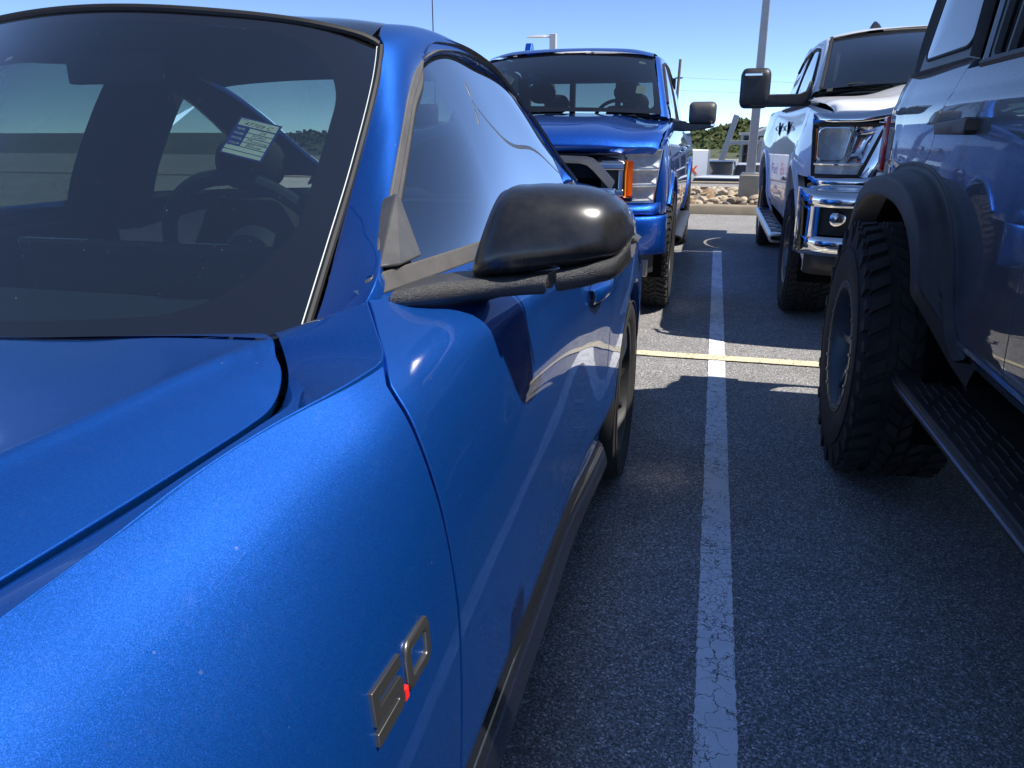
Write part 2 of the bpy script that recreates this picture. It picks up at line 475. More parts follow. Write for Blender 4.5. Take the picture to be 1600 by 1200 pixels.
# ================================================================== SETTING
def asphalt(name, base, spread=0.5, warm=0.0):
    m, nt, out = newmat(name); g = NT(nt); co = g.co()
    v = g.n('ShaderNodeTexVoronoi'); g.l(co, v.inputs['Vector']); v.inputs['Scale'].default_value = 220.0
    sp = g.n('ShaderNodeSeparateColor'); g.l(v.outputs['Color'], sp.inputs[0])
    stone = g.ramp(sp.outputs[0], [(0.0, 0.45), (0.55, 0.82), (0.8, 1.15), (0.93, 1.65), (1.0, 2.3)])
    v2 = g.n('ShaderNodeTexVoronoi'); g.l(co, v2.inputs['Vector']); v2.inputs['Scale'].default_value = 420.0
    sp2 = g.n('ShaderNodeSeparateColor'); g.l(v2.outputs['Color'], sp2.inputs[0])
    fine = g.ramp(sp2.outputs[1], [(0.0, 0.6), (0.7, 1.0), (1.0, 1.7)])
    big = g.ramp(g.noise(co, 0.55, 5, 0.6), [(0.3, 0.84), (0.7, 1.14)])
    mid = g.ramp(g.noise(co, 5.0, 5, 0.65), [(0.3, 0.88), (0.7, 1.10)])
    pits = g.ramp(g.noise(co, 120.0, 3, 0.6), [(0.30, 0.35), (0.46, 1.0)])
    # old oil drips
    oil = g.ramp(g.noise(co, 1.7, 4, 0.55), [(0.66, 1.0), (0.78, 0.62)])
    k = g.math('MULTIPLY', g.math('MULTIPLY', g.math('MULTIPLY', stone, fine), g.math('MULTIPLY', big, mid)), g.math('MULTIPLY', pits, oil))
    tint = g.mix(sp.outputs[2], (base[0] * 0.96, base[1] * 0.98, base[2] * 1.05), (base[0] * 1.07, base[1] * 1.0, base[2] * 0.90))
    vm = g.n('ShaderNodeVectorMath', operation='SCALE'); g.l(tint, vm.inputs[0]); g.l(k, vm.inputs['Scale'])
    h = g.math('ADD', g.math('MULTIPLY', v.outputs['Distance'], -1.0), g.math('MULTIPLY', g.noise(co, 60.0, 3, 0.6), 0.9))
    g.bsdf(out, **{'Base Color': vm.outputs[0], 'Roughness': 0.82, 'Specular IOR Level': 0.35, 'Normal': g.bump(h, 0.55, 0.004)})
    return m
asphalt('asphalt', (0.335, 0.33, 0.32))
asphalt('asphalt_pale', (0.34, 0.335, 0.32))
def marking_paint(name, base):
    m, nt, out = newmat(name); g = NT(nt); co = g.co()
    dist = g.n('ShaderNodeVectorMath', operation='ADD'); g.l(co, dist.inputs[0])
    nz = g.n('ShaderNodeTexNoise'); g.l(co, nz.inputs['Vector']); nz.inputs['Scale'].default_value = 30.0; nz.inputs['Detail'].default_value = 4
    sc = g.n('ShaderNodeVectorMath', operation='SCALE'); g.l(nz.outputs['Color'], sc.inputs[0]); sc.inputs['Scale'].default_value = 0.06
    g.l(sc.outputs[0], dist.inputs[1])
    c1 = g.math('LESS_THAN', g.voro(dist.outputs[0], 15.0, 'DISTANCE_TO_EDGE'), g.math('MULTIPLY', g.noise(co, 25.0, 3, 0.6), 0.027))
    c2 = g.math('LESS_THAN', g.voro(dist.outputs[0], 46.0, 'DISTANCE_TO_EDGE'), 0.030)
    gate = g.math('GREATER_THAN', g.noise(co, 7.0, 3, 0.5), 0.52)
    gate1 = g.math('GREATER_THAN', g.noise(co, 4.5, 4, 0.6), 0.47)
    cr = g.math('MAXIMUM', g.math('MULTIPLY', c1, gate1), g.math('MULTIPLY', c2, gate))
    holes = g.math('GREATER_THAN', g.noise(co, 150.0, 4, 0.65), 0.69)
    k = g.math('MAXIMUM', cr, holes)
    wear = g.ramp(g.noise(co, 14.0, 6, 0.65), [(0.3, 0.86), (0.7, 1.05)])
    vm = g.n('ShaderNodeVectorMath', operation='SCALE'); vm.inputs[0].default_value = base; g.l(wear, vm.inputs['Scale'])
    col = g.mix(k, vm.outputs[0], (0.13, 0.125, 0.12))
    h = g.math('SUBTRACT', g.noise(co, 170.0, 3, 0.6), g.math('MULTIPLY', cr, 0.8))
    g.bsdf(out, **{'Base Color': col, 'Roughness': 0.75, 'Normal': g.bump(h, 0.35, 0.003)})
marking_paint('white_marking', (0.86, 0.86, 0.84))
marking_paint('cream_marking', (0.80, 0.70, 0.46))
pbr('kerb_concrete', (0.34, 0.275, 0.19), 0.85, var=0.18, vscale=4, bump=0.3, bscale=120, dust=0.3, dustcol=(0.22, 0.18, 0.13))
pbr('base_concrete', (0.36, 0.33, 0.27), 0.85, var=0.15, vscale=5, bump=0.3, bscale=90)
pbr('soil', (0.16, 0.12, 0.08), 0.95, var=0.3, vscale=9, bump=0.4, bscale=60)
pbr('far_ground', (0.075, 0.085, 0.038), 0.95, var=0.3, vscale=0.05)
pbr('pole_grey', (0.40, 0.40, 0.41), 0.45, metal=0.4, var=0.08)
pbr('pole_white', (0.62, 0.62, 0.62), 0.5)
pbr('weathered_wood', (0.16, 0.13, 0.10), 0.85, var=0.3, vscale=3)
pbr('wire_black', (0.02, 0.02, 0.02), 0.6)
for i, c in enumerate([(0.44, 0.33, 0.20), (0.52, 0.42, 0.29), (0.34, 0.22, 0.12), (0.24, 0.19, 0.14), (0.48, 0.40, 0.30)]):
    pbr('rock_%d' % i, c, 0.85, var=0.3, vscale=14, bump=0.5, bscale=40, bdist=0.01)

def ground_z(x, y):
    def sm(a, b, t):
        t = min(max((t - a) / (b - a), 0), 1); return t * t * (3 - 2 * t)
    z = -2.25 * sm(20.6, 33, y)
    z += 0.7 * sm(120, 330, y) + 0.3 * sm(120, 330, y) * math.sin(x * 0.013 + 0.5)
    return z
xs = [-900, -500, -260, -140, -80, -50, -30, -18, -9, 0, 9, 18, 30, 50, 80, 140, 260, 500, 900]
ys = [-900, -300, -100, -40, 0, 12, 20.4, 24, 28, 32, 36, 40, 60, 90, 120, 150, 190, 230, 280, 330, 500, 1200]
mb = MB()
mb.sheet(np.array([[(x, y, ground_z(x, y) - 0.03) for x in xs] for y in ys]), flip=True)
g_o = mb.build('ground', 'far_ground', None); g_o['kind'] = 'structure'
mb = MB(); mb.sheet(np.array([[(x, y, 0.0) for x in np.linspace(-110, 40, 16)] for y in np.linspace(-40, 20.4, 11)]), flip=True)
lot = mb.build('parking_lot', 'asphalt', None); lot['kind'] = 'structure'
mb = MB(); mb.sheet(np.array([[(x, y, ground_z(x, y) + 0.02) for x in np.linspace(-120, 40, 17)] for y in np.linspace(22, 110, 30)]), flip=True)
lot2 = mb.build('lower_parking_lot', 'asphalt_pale', None); lot2['kind'] = 'structure'

# painted bay lines with ragged edges
def ragged_line(name, p0, p1, w, mat, seed, z=0.004, step=0.012):
    rnd = random.Random(seed); p0 = Vector(p0); p1 = Vector(p1)
    L = (p1 - p0).length; d = (p1 - p0).normalized(); n = Vector((-d.y, d.x, 0)); k = max(2, int(L / step))
    V = []; F = []
    for i in range(k + 1):
        c = p0 + d * (L * i / k)
        a = w / 2 + rnd.uniform(-0.0024, 0.0024); b = w / 2 + rnd.uniform(-0.0024, 0.0024)
        V += [(*(c + n * a)[:2], z), (*(c - n * b)[:2], z)]
        if i: F.append((2 * i - 2, 2 * i - 1, 2 * i + 1, 2 * i))
    o = mesh_obj(name, V, F, mat, None, smooth=False); o['kind'] = 'structure'
    return o
ragged_line('bay_line', (0.096, -0.9, 0), (0.0975, 8.77, 0), 0.092, 'white_marking', 3)
for k, x in enumerate((-2.72, -5.5, 2.92, 5.7)):
    ragged_line('bay_line', (x, -0.9, 0), (x, 8.77, 0), 0.092, 'white_marking', 11 + k, step=0.05)
ragged_line('cross_line', (-8, 4.425, 0), (8, 4.425, 0), 0.10, 'cream_marking', 7, z=0.0082, step=0.02)

# kerbed island with rocks
def island_outline(inset, z, n=40):
    x0, x1, y0, y1, r = -7.0 + inset, 4.2 - inset, 12.75 + inset, 17.2 - inset, 1.4
    P = []
    for cx, cy, a0 in ((x1 - r, y1 - r, 0), (x0 + r, y1 - r, 90), (x0 + r, y0 + r, 180), (x1 - r, y0 + r, 270)):
        for i in range(9):
            a = R(a0 + 90 * i / 8); P.append((cx + r * math.cos(a), cy + r * math.sin(a), z))
    return P
rings = [island_outline(0, 0.0), island_outline(0.012, 0.12), island_outline(0.03, 0.145), island_outline(0.14, 0.15), island_outline(0.155, 0.14), island_outline(0.16, 0.03)]
mb = MB(); mb.sheet(np.array(rings), flip=True, wrap=True)
kerb = mb.build('kerb', 'kerb_concrete', None, angle=50); kerb['kind'] = 'structure'
inn = island_outline(0.158, 0.09)
mb = MB(); cx = sum(p[0] for p in inn) / len(inn); cy = sum(p[1] for p in inn) / len(inn)
mb.add(inn + [(cx, cy, 0.13)], [(i, (i + 1) % len(inn), len(inn)) for i in range(len(inn))])
bed = mb.build('rock_bed', 'soil', None); bed['kind'] = 'structure'
rnd = random.Random(5)
rock_meshes = []
for k in range(10):
    bm = bmesh.new(); bmesh.ops.create_icosphere(bm, subdivisions=2, radius=1.0)
    off = Vector((rnd.uniform(-9, 9), rnd.uniform(-9, 9), rnd.uniform(-9, 9)))
    planes = [(Vector((rnd.gauss(0, 1), rnd.gauss(0, 1), rnd.gauss(0, 1))).normalized(), rnd.uniform(0.55, 0.85)) for _ in range(9)]
    for v in bm.verts:
        c = v.co.copy()
        for n_, d_ in planes:
            e = c.dot(n_) - d_
            if e > 0: c -= n_ * e * 0.95
        v.co = Vector((c.x * 1.15, c.y, c.z * 0.8))
    me = bpy.data.meshes.new('rock'); bm.to_mesh(me); bm.free()
    me.materials.append(MATS['rock_%d' % (k % 5)])
    me.polygons.foreach_set('use_smooth', [True] * len(me.polygons)); me.set_sharp_from_angle(angle=R(28))
    rock_meshes.append(me)
def put_rock(x, y, s):
    o = bpy.data.objects.new('rock', rnd.choice(rock_meshes)); COL.objects.link(o); o.parent = bed
    o.location = (x, y, 0.10 + s * 0.42 + rnd.uniform(0, 0.03)); o.rotation_euler = (rnd.uniform(-0.5, 0.5), rnd.uniform(-0.5, 0.5), rnd.uniform(0, 6.28))
    o.scale = (s, s * rnd.uniform(0.75, 1.15), s * rnd.uniform(0.6, 0.95))
for i in range(285):
    x = rnd.uniform(-1.3, 1.5); y = 12.98 + (rnd.random() ** 1.25) * 2.6
    if abs(x - 0.60) < 0.28 and 13.9 < y < 14.5: continue
    put_rock(x, y, rnd.choice([0.035, 0.045, 0.055, 0.07, 0.085, 0.10, 0.12]) * (1.0 if y < 14.5 else 1.15))
# the rest of the rock cover, too many to count
V = []; F = []
for i in range(1500):
    x = rnd.uniform(-6.6, 3.9); y = rnd.uniform(12.98, 16.95)
    if abs(x - 0.60) < 0.25 and 13.95 < y < 14.45: continue
    me = rnd.choice(rock_meshes); sc_ = rnd.uniform(.03, .08); rot = Matrix.Rotation(rnd.uniform(0, 6.28), 3, 'Z') @ Matrix.Rotation(rnd.uniform(-.6, .6), 3, 'X')
    b_ = len(V); V += [tuple(rot @ v.co * sc_ + Vector((x, y, .10 + sc_ * .35))) for v in me.vertices]; F += [tuple(k + b_ for k in q.vertices) for q in me.polygons]
rub = mesh_obj('rubble', V, F, 'rock_4', bed, smooth=True, angle=28); rub['kind'] = 'stuff'

# raised kerb at the lot's far side
mb = MB(); mb.box((-32, 20.4, -0.05), (32, 20.62, 0.05)); fk = mb.build('kerb', 'kerb_concrete', None, bevel=0.02); fk['kind'] = 'structure'

# lamp posts
def light_post(x, y, zb, h, label, arms, w=0.15, base=0.55, matn='pole_grey', taper=0.62, name='light_post', head=0.62):
    t = thing(name, label, 'light post', (x, y, zb), 'parking lot light posts')
    if base > 0:
        mb = MB(); mb.lathe([(0.0, base), (0.17, base), (0.185, base - 0.02), (0.185, -0.1)], (x, y, zb), 'Z', 4)
        b = MB(); b.box((x - 0.17, y - 0.17, zb - 0.1), (x + 0.17, y + 0.17, zb + base)); bo = b.build('concrete_base', 'base_concrete', t, bevel=0.02)
        b = MB(); b.box((x - 0.14, y - 0.14, zb + base), (x + 0.14, y + 0.14, zb + base + 0.025)); b.build('base_plate', matn, t, bevel=0.004)
    mb = MB()
    a, b2 = w / 2, w / 2 * taper
    mb.hexa([(x - a, y - a, zb + base), (x + a, y - a, zb + base), (x + a, y + a, zb + base), (x - a, y + a, zb + base),
             (x - b2, y - b2, zb + h), (x + b2, y - b2, zb + h), (x + b2, y + b2, zb + h), (x - b2, y + b2, zb + h)])
    mb.build('pole', matn, t, bevel=0.012)
    for ang in arms:
        d = Vector((math.cos(R(ang)), math.sin(R(ang)), 0)); n = Vector((-d.y, d.x, 0))
        p = Vector((x, y, zb + h - 0.12))
        m2 = MB(); m2.tube([p, p + d * 0.28 + Vector((0, 0, 0.03))], 0.035, 8); m2.build('arm', matn, t)
        q = p + d * 0.25 + Vector((0, 0, 0.03)); prof = [(0, .06, .05), (.08, .14, .055), (.35, .19, .05), (.55, .17, .035), (head, .10, .02)]
        V = []
        for s_, hw, hh in prof:
            c = q + d * s_
            V.append([c - n * hw - Vector((0, 0, hh * .3)), c - n * hw * .8 + Vector((0, 0, hh)), c + n * hw * .8 + Vector((0, 0, hh)), c + n * hw - Vector((0, 0, hh * .3))])
        m2 = MB(); m2.sheet(np.array(V), wrap=True); m2.add(V[0], [(3, 2, 1, 0)]); m2.add(V[-1], [(0, 1, 2, 3)])
        m2.build('lamp_head', matn, t, angle=30)
    return t
light_post(0.60, 14.2, 0.0, 5.7, 'tall grey steel light post on a concrete base among the rocks', (0, 180))
light_post(-6.07, 30.0, ground_z(-6, 30), 4.62 - ground_z(-6, 30), 'white light post with one lamp head behind the blue pickup cab', (180,), base=0.3, matn='pole_white', w=0.26, taper=0.9, head=0.75)

# wooden utility pole, a thin whip mast, wires
t = thing('utility_pole', 'slim weathered wooden utility pole against the sky beside the blue pickup', 'utility pole', (-3.4, 70, ground_z(-3, 70)))
mb = MB(); mb.tube([(-3.7, 70, ground_z(-3, 70) - .5), (-3.42, 70, 6.9)], [0.17, 0.11], 10); mb.build('pole', 'weathered_wood', t)
mb = MB(); mb.box((-3.75, 69.95, 5.4), (-3.15, 70.05, 5.52)); mb.build('cross_arm', 'weathered_wood', t)
for k, (dz, sag) in enumerate(((5.5, 0.5), (4.5, 0.35))):
    w = MB(); w.tube([(-3.4 + 60 * s, 70 + 8 * s, dz - s * 1.3 - sag * 4 * s * (1 - s)) for s in np.linspace(0, 1, 20)], 0.007, 5)
    tag(w.build('overhead_wire', 'wire_black', None, origin=(-3.4, 70, dz)), ('thin overhead wire strung off the wooden utility pole, the upper one' if k == 0 else 'thin overhead wire strung off the wooden utility pole, the lower one'), 'wire')
m_o = MB(); m_o.tube([(-7.13, 20.0, -0.02), (-7.13, 20.0, 4.6)], [0.022, 0.012], 6)
tag(m_o.build('whip_mast', 'wire_black', None, origin=(-7.13, 20, 0)), 'thin dark mast rising into the sky above the blue coupe roof', 'mast')
# ================================================================== BLUE COUPE
XC = -1.23
_panel = panel
def panel(*a, **k):
    k.setdefault('r', .0018)
    return _panel(*a, **k)
CAR = thing('sports_coupe', 'metallic blue two-door sports coupe with black mirror caps filling the near side', 'car', (XC, 1.3, 0.0))
YF, YR, ZA = -0.15, 2.72, 0.345
p_side = fn1([(.10, -.36), (.19, -.315), (.28, -.310), (.345, -.300), (.395, -.276), (.43, -.264), (.50, -.2595), (.60, -.258), (.70, -.260), (.78, -.265), (.86, -.277),
              (.91, -.290), (.95, -.307), (.975, -.326), (.993, -.350), (1.010, -.385), (1.0325, -.437), (1.05, -.48), (1.08, -.55)])
plan = fn1([(-1.15, -.42), (-1.0, -.24), (-.8, -.11), (-.55, -.035), (-.2, 0.0), (.3, .006), (.8, 0.0), (1.4, -.006), (1.95, -.008), (2.2, .004), (2.6, .014), (3.0, .010), (3.35, -.012), (3.6, -.055), (3.8, -.13), (3.95, -.26)])
haunch = fn1([(-1.2, 0), (2.0, 0), (2.4, .010), (2.8, .0), (3.2, -.035), (3.5, -.06), (4.0, -.08)])
p_fend = fn1([(.10, -.36), (.19, -.315), (.28, -.310), (.345, -.300), (.395, -.276), (.43, -.264), (.50, -.2595), (.60, -.2585), (.66, -.263), (.70, -.270), (.74, -.2825), (.78, -.300), (.82, -.3225),
              (.86, -.350), (.89, -.374), (.915, -.399), (.932, -.422), (.943, -.440), (.96, -.472), (1.0, -.55), (1.08, -.72)])
w_fend = fn1([(-1.3, 1), (.1, 1), (.30, .98), (.38, .92), (.462, .78), (.54, .60), (.656, .33), (.74, .13), (.80, .04), (.86, 0), (4.2, 0)])
bow = fn1([(-1.3, 0), (.9, 0), (1.15, .012), (1.5, .026), (1.9, .022), (2.3, .006), (2.6, 0), (4.2, 0)])
def sx(y, z):
    sh = min(max((z - .70) / .25, 0), 1); w = w_fend(y)
    return p_side(z) * (1 - w) + p_fend(z) * w + plan(y) + haunch(y) * sh + bow(y) * min(max((z - .94) / .07, 0), 1)
seam_f = fn1([(.15, .75), (.30, .75), (.46, .754), (.653, .760), (.825, .768), (.92, .772), (.95, .776), (.9746, .7855), (.9933, .822), (1.0055, .855), (1.0325, .9395), (1.08, 1.06)])
seam_r = fn1([(.15, 2.08), (.4, 2.10), (.7, 2.15), (.9, 2.17), (1.08, 2.19)])
def side_pt(y, z, off=0.0): return (sx(y, z) + off, y, z)
def func_panel(name, yf, yr, zt, zb, ny, nz, mat, parent, holes=(), edges='uUvV', us=None, sx=None, flip=True):
    sx = sx or globals()['sx']
    us = np.linspace(0, 1, ny) if us is None else us
    P = np.zeros((len(us), nz, 3))
    for i, u in enumerate(us):
        y0 = yf(.7) * (1 - u) + yr(.7) * u
        t_, b_ = zt(y0), zb(y0)
        for j in range(nz):
            z = t_ + (b_ - t_) * j / (nz - 1)
            y = yf(z) * (1 - u) + yr(z) * u
            P[i, j] = (sx(y, z), y, z)
    dead = set()
    for yc, zc, r in holes:
        C = (P[:-1, :-1] + P[1:, :-1] + P[:-1, 1:] + P[1:, 1:]) / 4
        D = np.hypot(C[..., 1] - yc, C[..., 2] - zc)
        rem = D < r
        for i in range(rem.shape[0]):
            for j in range(rem.shape[1]):
                if rem[i, j]: dead.add((i, j))
        for i in range(P.shape[0]):
            for j in range(P.shape[1]):
                nb = [(a, b) for a in (i - 1, i) for b in (j - 1, j) if 0 <= a < rem.shape[0] and 0 <= b < rem.shape[1]]
                k = sum(1 for q in nb if rem[q])
                if 0 < k < len(nb):
                    y, z = P[i, j, 1] - yc, P[i, j, 2] - zc; d = math.hypot(y, z)
                    y, z = yc + y / d * r, zc + z / d * r
                    P[i, j] = (sx(y, z), y, z)
    o = panel(name, P, mat, parent, flip=flip, edges=edges)
    if dead:
        me = o.data; b = P.shape[1]
        bm = bmesh.new(); bm.from_mesh(me); bm.faces.ensure_lookup_table()
        idx = {}
        n = 0
        kill = []
        for i in range(P.shape[0] - 1):
            for j in range(b - 1):
                if (i, j) in dead: kill.append(bm.faces[n])
                n += 1
        bmesh.ops.delete(bm, geom=kill, context='FACES')
        bm.to_mesh(me); bm.free()
    return o
GAP = 0.0048
crest_z = fn1([(-1.05, .78), (-.9, .835), (-.5, .905), (0, .933), (.2, .939), (.342, .943), (.462, .9525), (.54, .964), (.656, .977), (.74, .985), (.825, .9933)])
zlow = lambda y: .405
# --- fender: side and top in one sheet, split at the crest crease
fs = func_panel('fender', lambda z: -1.02, lambda z: seam_f(z) - GAP, crest_z, zlow, 86, 40, 'mustang_blue_paint', CAR, holes=((YF, ZA, .405),), edges='U')
def cr(y):
    z = crest_z(y); return (sx(y, z), y, z)
inb = [(-.70, -.98, .785), (-.54, -.5, .893), (-.488, 0, .928), (-.475, .373, .937), (-.471, .47, .937), (-.468, .583, .938), (-.467, .70, .939), (-.4675, .742, .942), (-.475, .775, .952), (-.495, .817, .964), (-.518, .850, .976), (-.534, .870, .986)]
out_ = [cr(-1.02), cr(-.5), cr(0), cr(.34), cr(.43), cr(.52), cr(.61), cr(.655), cr(.70), cr(.76), (sx(seam_f(.9933), .9933), seam_f(.9933) - GAP, .9933), (sx(.88, 1.012), seam_f(1.012) - GAP, 1.012)]
rows = []
for a, b in zip(inb, out_):
    a = np.array(a); b = np.array(b)
    L_ = min(1, np.linalg.norm(b - a) / .12) * .003
    rows.append([a, a * .72 + b * .28 + (0, 0, L_), a * .4 + b * .6 + (0, 0, L_), b])
rows.append([np.array((-.540, .8775, .989)), np.array((-.512, .8955, 1.0025)), np.array((-.474, .917, 1.0185)), np.array((-.439, .933, 1.0318))])
ft = panel('fender_top', patch(rows, 90, 14), 'mustang_blue_paint', CAR, edges='UvV', flip=True)
ft.parent = fs
led = [[(-.541, .8795, .989), (-.512, .8975, 1.0025), (-.474, .919, 1.0185), (-.440, .936, 1.0318)],
       [(-.570, .915, .985), (-.535, .932, .997), (-.490, .950, 1.012), (-.448, .952, 1.028)],
       [(-.610, .960, .966), (-.570, .972, .974), (-.520, .985, .992), (-.466, .975, 1.016)]]
lo_ = panel('cowl_ledge', patch(led, 10, 20), 'mustang_blue_paint', CAR, edges='u', flip=True); lo_.parent = fs
# --- door
door = func_panel('door', lambda z: seam_f(z) + GAP, lambda z: seam_r(z) - GAP, lambda y: 1.0335 - .004 * max(0, y - 1.1), zlow, 64, 60, 'mustang_blue_paint', CAR)
# --- rear quarter
quarter = func_panel('rear_quarter', lambda z: seam_r(z) + GAP, lambda z: 3.93, lambda y: 1.03 - .05 * max(0, y - 2.6), zlow, 120, 52, 'mustang_blue_paint', CAR, holes=((YR, ZA, .405),), edges='u')
# front pieces behind and ahead of the wheel arch below the crease line, rocker and skirt
for nm, a, b in (('rocker', YF + .41, YR - .40),):
    P = np.array([[(sx(y, z), y, z) for z in np.linspace(.402, .255, 12)] for y in np.linspace(a, b, 60)])
    rk = panel('rocker', P, 'mustang_blue_paint', CAR, edges='uUv', flip=True)
    sk = [[(sx(y, .30) - .002, y, .285), (sx(y, .28) + .012, y, .272), (sx(y, .28) + .026, y, .235), (sx(y, .28) + .030, y, .195), (sx(y, .28) + .015, y, .182), (sx(y, .28) - .03, y, .18)] for y in np.linspace(a - .02, b + .02, 20)]
    panel('side_skirt', patch(sk, 60, 14), 'gloss_black_paint', CAR, edges='uU', flip=True)
# wheel arch lips and liners
for yc, nm in ((YF, 'front'), (YR, 'rear')):
    an = np.linspace(R(-8), R(188), 60)
    ring = []
    for a in an:
        y, z = yc + .405 * math.cos(a), ZA + .405 * math.sin(a)
        x = sx(y, max(z, .30))
        ring.append([(x, y, z), (x - .004, yc + .402 * math.cos(a), ZA + .402 * math.sin(a)), (x - .03, yc + .40 * math.cos(a), ZA + .40 * math.sin(a))])
    panel('arch_lip', np.array(ring), 'mustang_blue_paint', CAR, edges='', flip=False)
    ring = [[(sx(yc + .4 * math.cos(a), max(.3, ZA + .4 * math.sin(a))) - .028, yc + .399 * math.cos(a), ZA + .399 * math.sin(a)), (-.62, yc + .40 * math.cos(a), ZA + .40 * math.sin(a)), (-.64, yc, ZA)] for a in an]
    panel('arch_liner', np.array(ring), 'cavity_black', CAR, edges='')

# --- hood
hood_rows = []
def hrow(y, zc, zcr, xcr, xe, ze, ye=None, ycr=None, ym=None):
    ye = y if ye is None else ye; ycr = y if ycr is None else ycr
    yc = y if ym is None else ym
    a = np.array((xcr, ycr, zcr)); b = np.array((xe, ye, ze))
    d = (b - a) / max(1e-6, abs(b[0] - a[0])); e = min(.012, abs(b[0] - a[0]) * .3)
    return [(XC, yc, zc), (-1.05, yc, zc + .001), (-.86, (yc + ycr) / 2, zc * .5 + zcr * .5 - .006), (-.72, ycr, zcr - .009), (xcr - .014, ycr, zcr - .0016), tuple(a), tuple(a + d * e + (0, 0, -.0012)), tuple(a * .5 + b * .5 + (0, 0, .0015)), tuple(a * .1 + b * .9 + (0, 0, .0005)), tuple(b)]
hg = .0085
hood_rows = [hrow(-1.0, .78, .775, -.72, -.71, .77), hrow(-.8, .85, .85, -.66, -.60, .835), hrow(-.4, .917, .932, -.622, -.53, .900), hrow(0, .942, .963, -.606, -.489 - hg, .929),
             hrow(.3, .953, .974, -.600, -.477 - hg, .939), hrow(.5, .957, .979, -.590, -.470 - hg, .941), hrow(.62, .959, .982, -.582, -.468 - hg, .942), hrow(.70, .959, .984, -.578, -.468 - hg, .943),
             hrow(.755, .959, .985, -.575, -.470 - hg, .946, ye=.743, ycr=.755), hrow(.80, .958, .986, -.571, -.480 - hg, .956, ye=.782, ycr=.80), hrow(.84, .957, .987, -.563, -.500 - hg, .967, ye=.822, ycr=.835),
             hrow(.867, .956, .9885, -.555, -.523 - hg, .976, ye=.850, ycr=.860), hrow(.880, .955, .989, -.548, -.533 - hg, .984, ye=.866, ycr=.873)]
hood = panel('hood', patch(hood_rows, 90, 54), 'mustang_blue_paint', CAR, edges='vUV'.replace('v', ''), flip=True)
led = [[(XC, .881, .955), (-1.0, .883, .960), (-.80, .882, .975), (-.64, .879, .986), (-.549, .875, .989)],
       [(XC, .905, .949), (-1.0, .912, .953), (-.80, .918, .966), (-.66, .912, .980), (-.575, .900, .9875)],
       [(XC, .925, .936), (-1.0, .937, .939), (-.82, .945, .950), (-.70, .940, .966), (-.604, .918, .983)]]
hl = panel('hood_ledge', patch(led, 12, 40), 'mustang_blue_paint', CAR, edges='U', flip=True); hl.parent = hood
def mirror_of(o):
    me = o.data.copy(); c = org(o).x * 0 + (XC - CAR.location.x)
    n = o.copy(); n.data = me; COL.objects.link(n)
    for v in me.vertices: v.co.x = 2 * c - v.co.x
    me.flip_normals()
    n.parent = o.parent
    return n
# --- windshield
def sym(half): return half + [(2 * XC - x, y, z) for x, y, z in reversed(half[:-1])]
ws_rows = [sym([(-.566, .975, .968), (-.72, .945, .935), (-1.0, .90, .912), (XC, .885, .905)]),
           sym([(-.592, 1.128, 1.074), (-.76, 1.080, 1.060), (-1.0, 1.030, 1.047), (XC, 1.012, 1.044)]),
           sym([(-.620, 1.293, 1.191), (-.79, 1.240, 1.203), (-1.02, 1.190, 1.211), (XC, 1.172, 1.213)]),
           sym([(-.650, 1.478, 1.350), (-.80, 1.420, 1.379), (-1.03, 1.365, 1.398), (XC, 1.348, 1.404)]),
           sym([(-.668, 1.544, 1.408), (-.765, 1.497, 1.440), (-1.005, 1.437, 1.467), (XC, 1.418, 1.476)])]
WS = patch(ws_rows, 30, 40)
V = WS.transpose(1, 0, 2)
ws = panel('windshield', V, 'windshield_glass', CAR, edges='', flip=True)
# seal: black rubber with a thin bright line on its inner side
edge = [np.array(r[0]) for r in ws_rows]
ecur = curve(edge, 40)
hdr = curve([np.array(p) for p in sym([(-.668, 1.544, 1.408), (-.685, 1.534, 1.419), (-.765, 1.497, 1.440), (-1.005, 1.437, 1.467), (XC, 1.418, 1.476)])], 60)
for sgn in (1, -1):
    e2 = ecur.copy()
    if sgn < 0: e2[:, 0] = 2 * XC - e2[:, 0]
    up = np.array([.5 * sgn, -.45, .62]) * .004
    mb = MB(); mb.tube(e2 + np.array([.0065 * sgn, 0, 0]) + up * .6, .0065, 8); mb.build('windshield_seal', 'dark_rubber', CAR)
    mb = MB(); mb.tube(e2 + np.array([-.0015 * sgn, -.001, 0]) + up * .5, .0017, 6); mb.build('seal_bright_line', 'label_white', CAR)
mb = MB(); mb.tube(hdr + np.array([0, .004, .006]), .0075, 8); mb.build('header_seal', 'dark_rubber', CAR)
mb = MB(); mb.tube([np.array(p) for p in sym([(-.57, .965, .958), (-.72, .935, .925), (-1.0, .89, .902), (XC, .875, .895)])], .012, 8); mb.build('cowl_seal', 'dark_rubber', CAR)

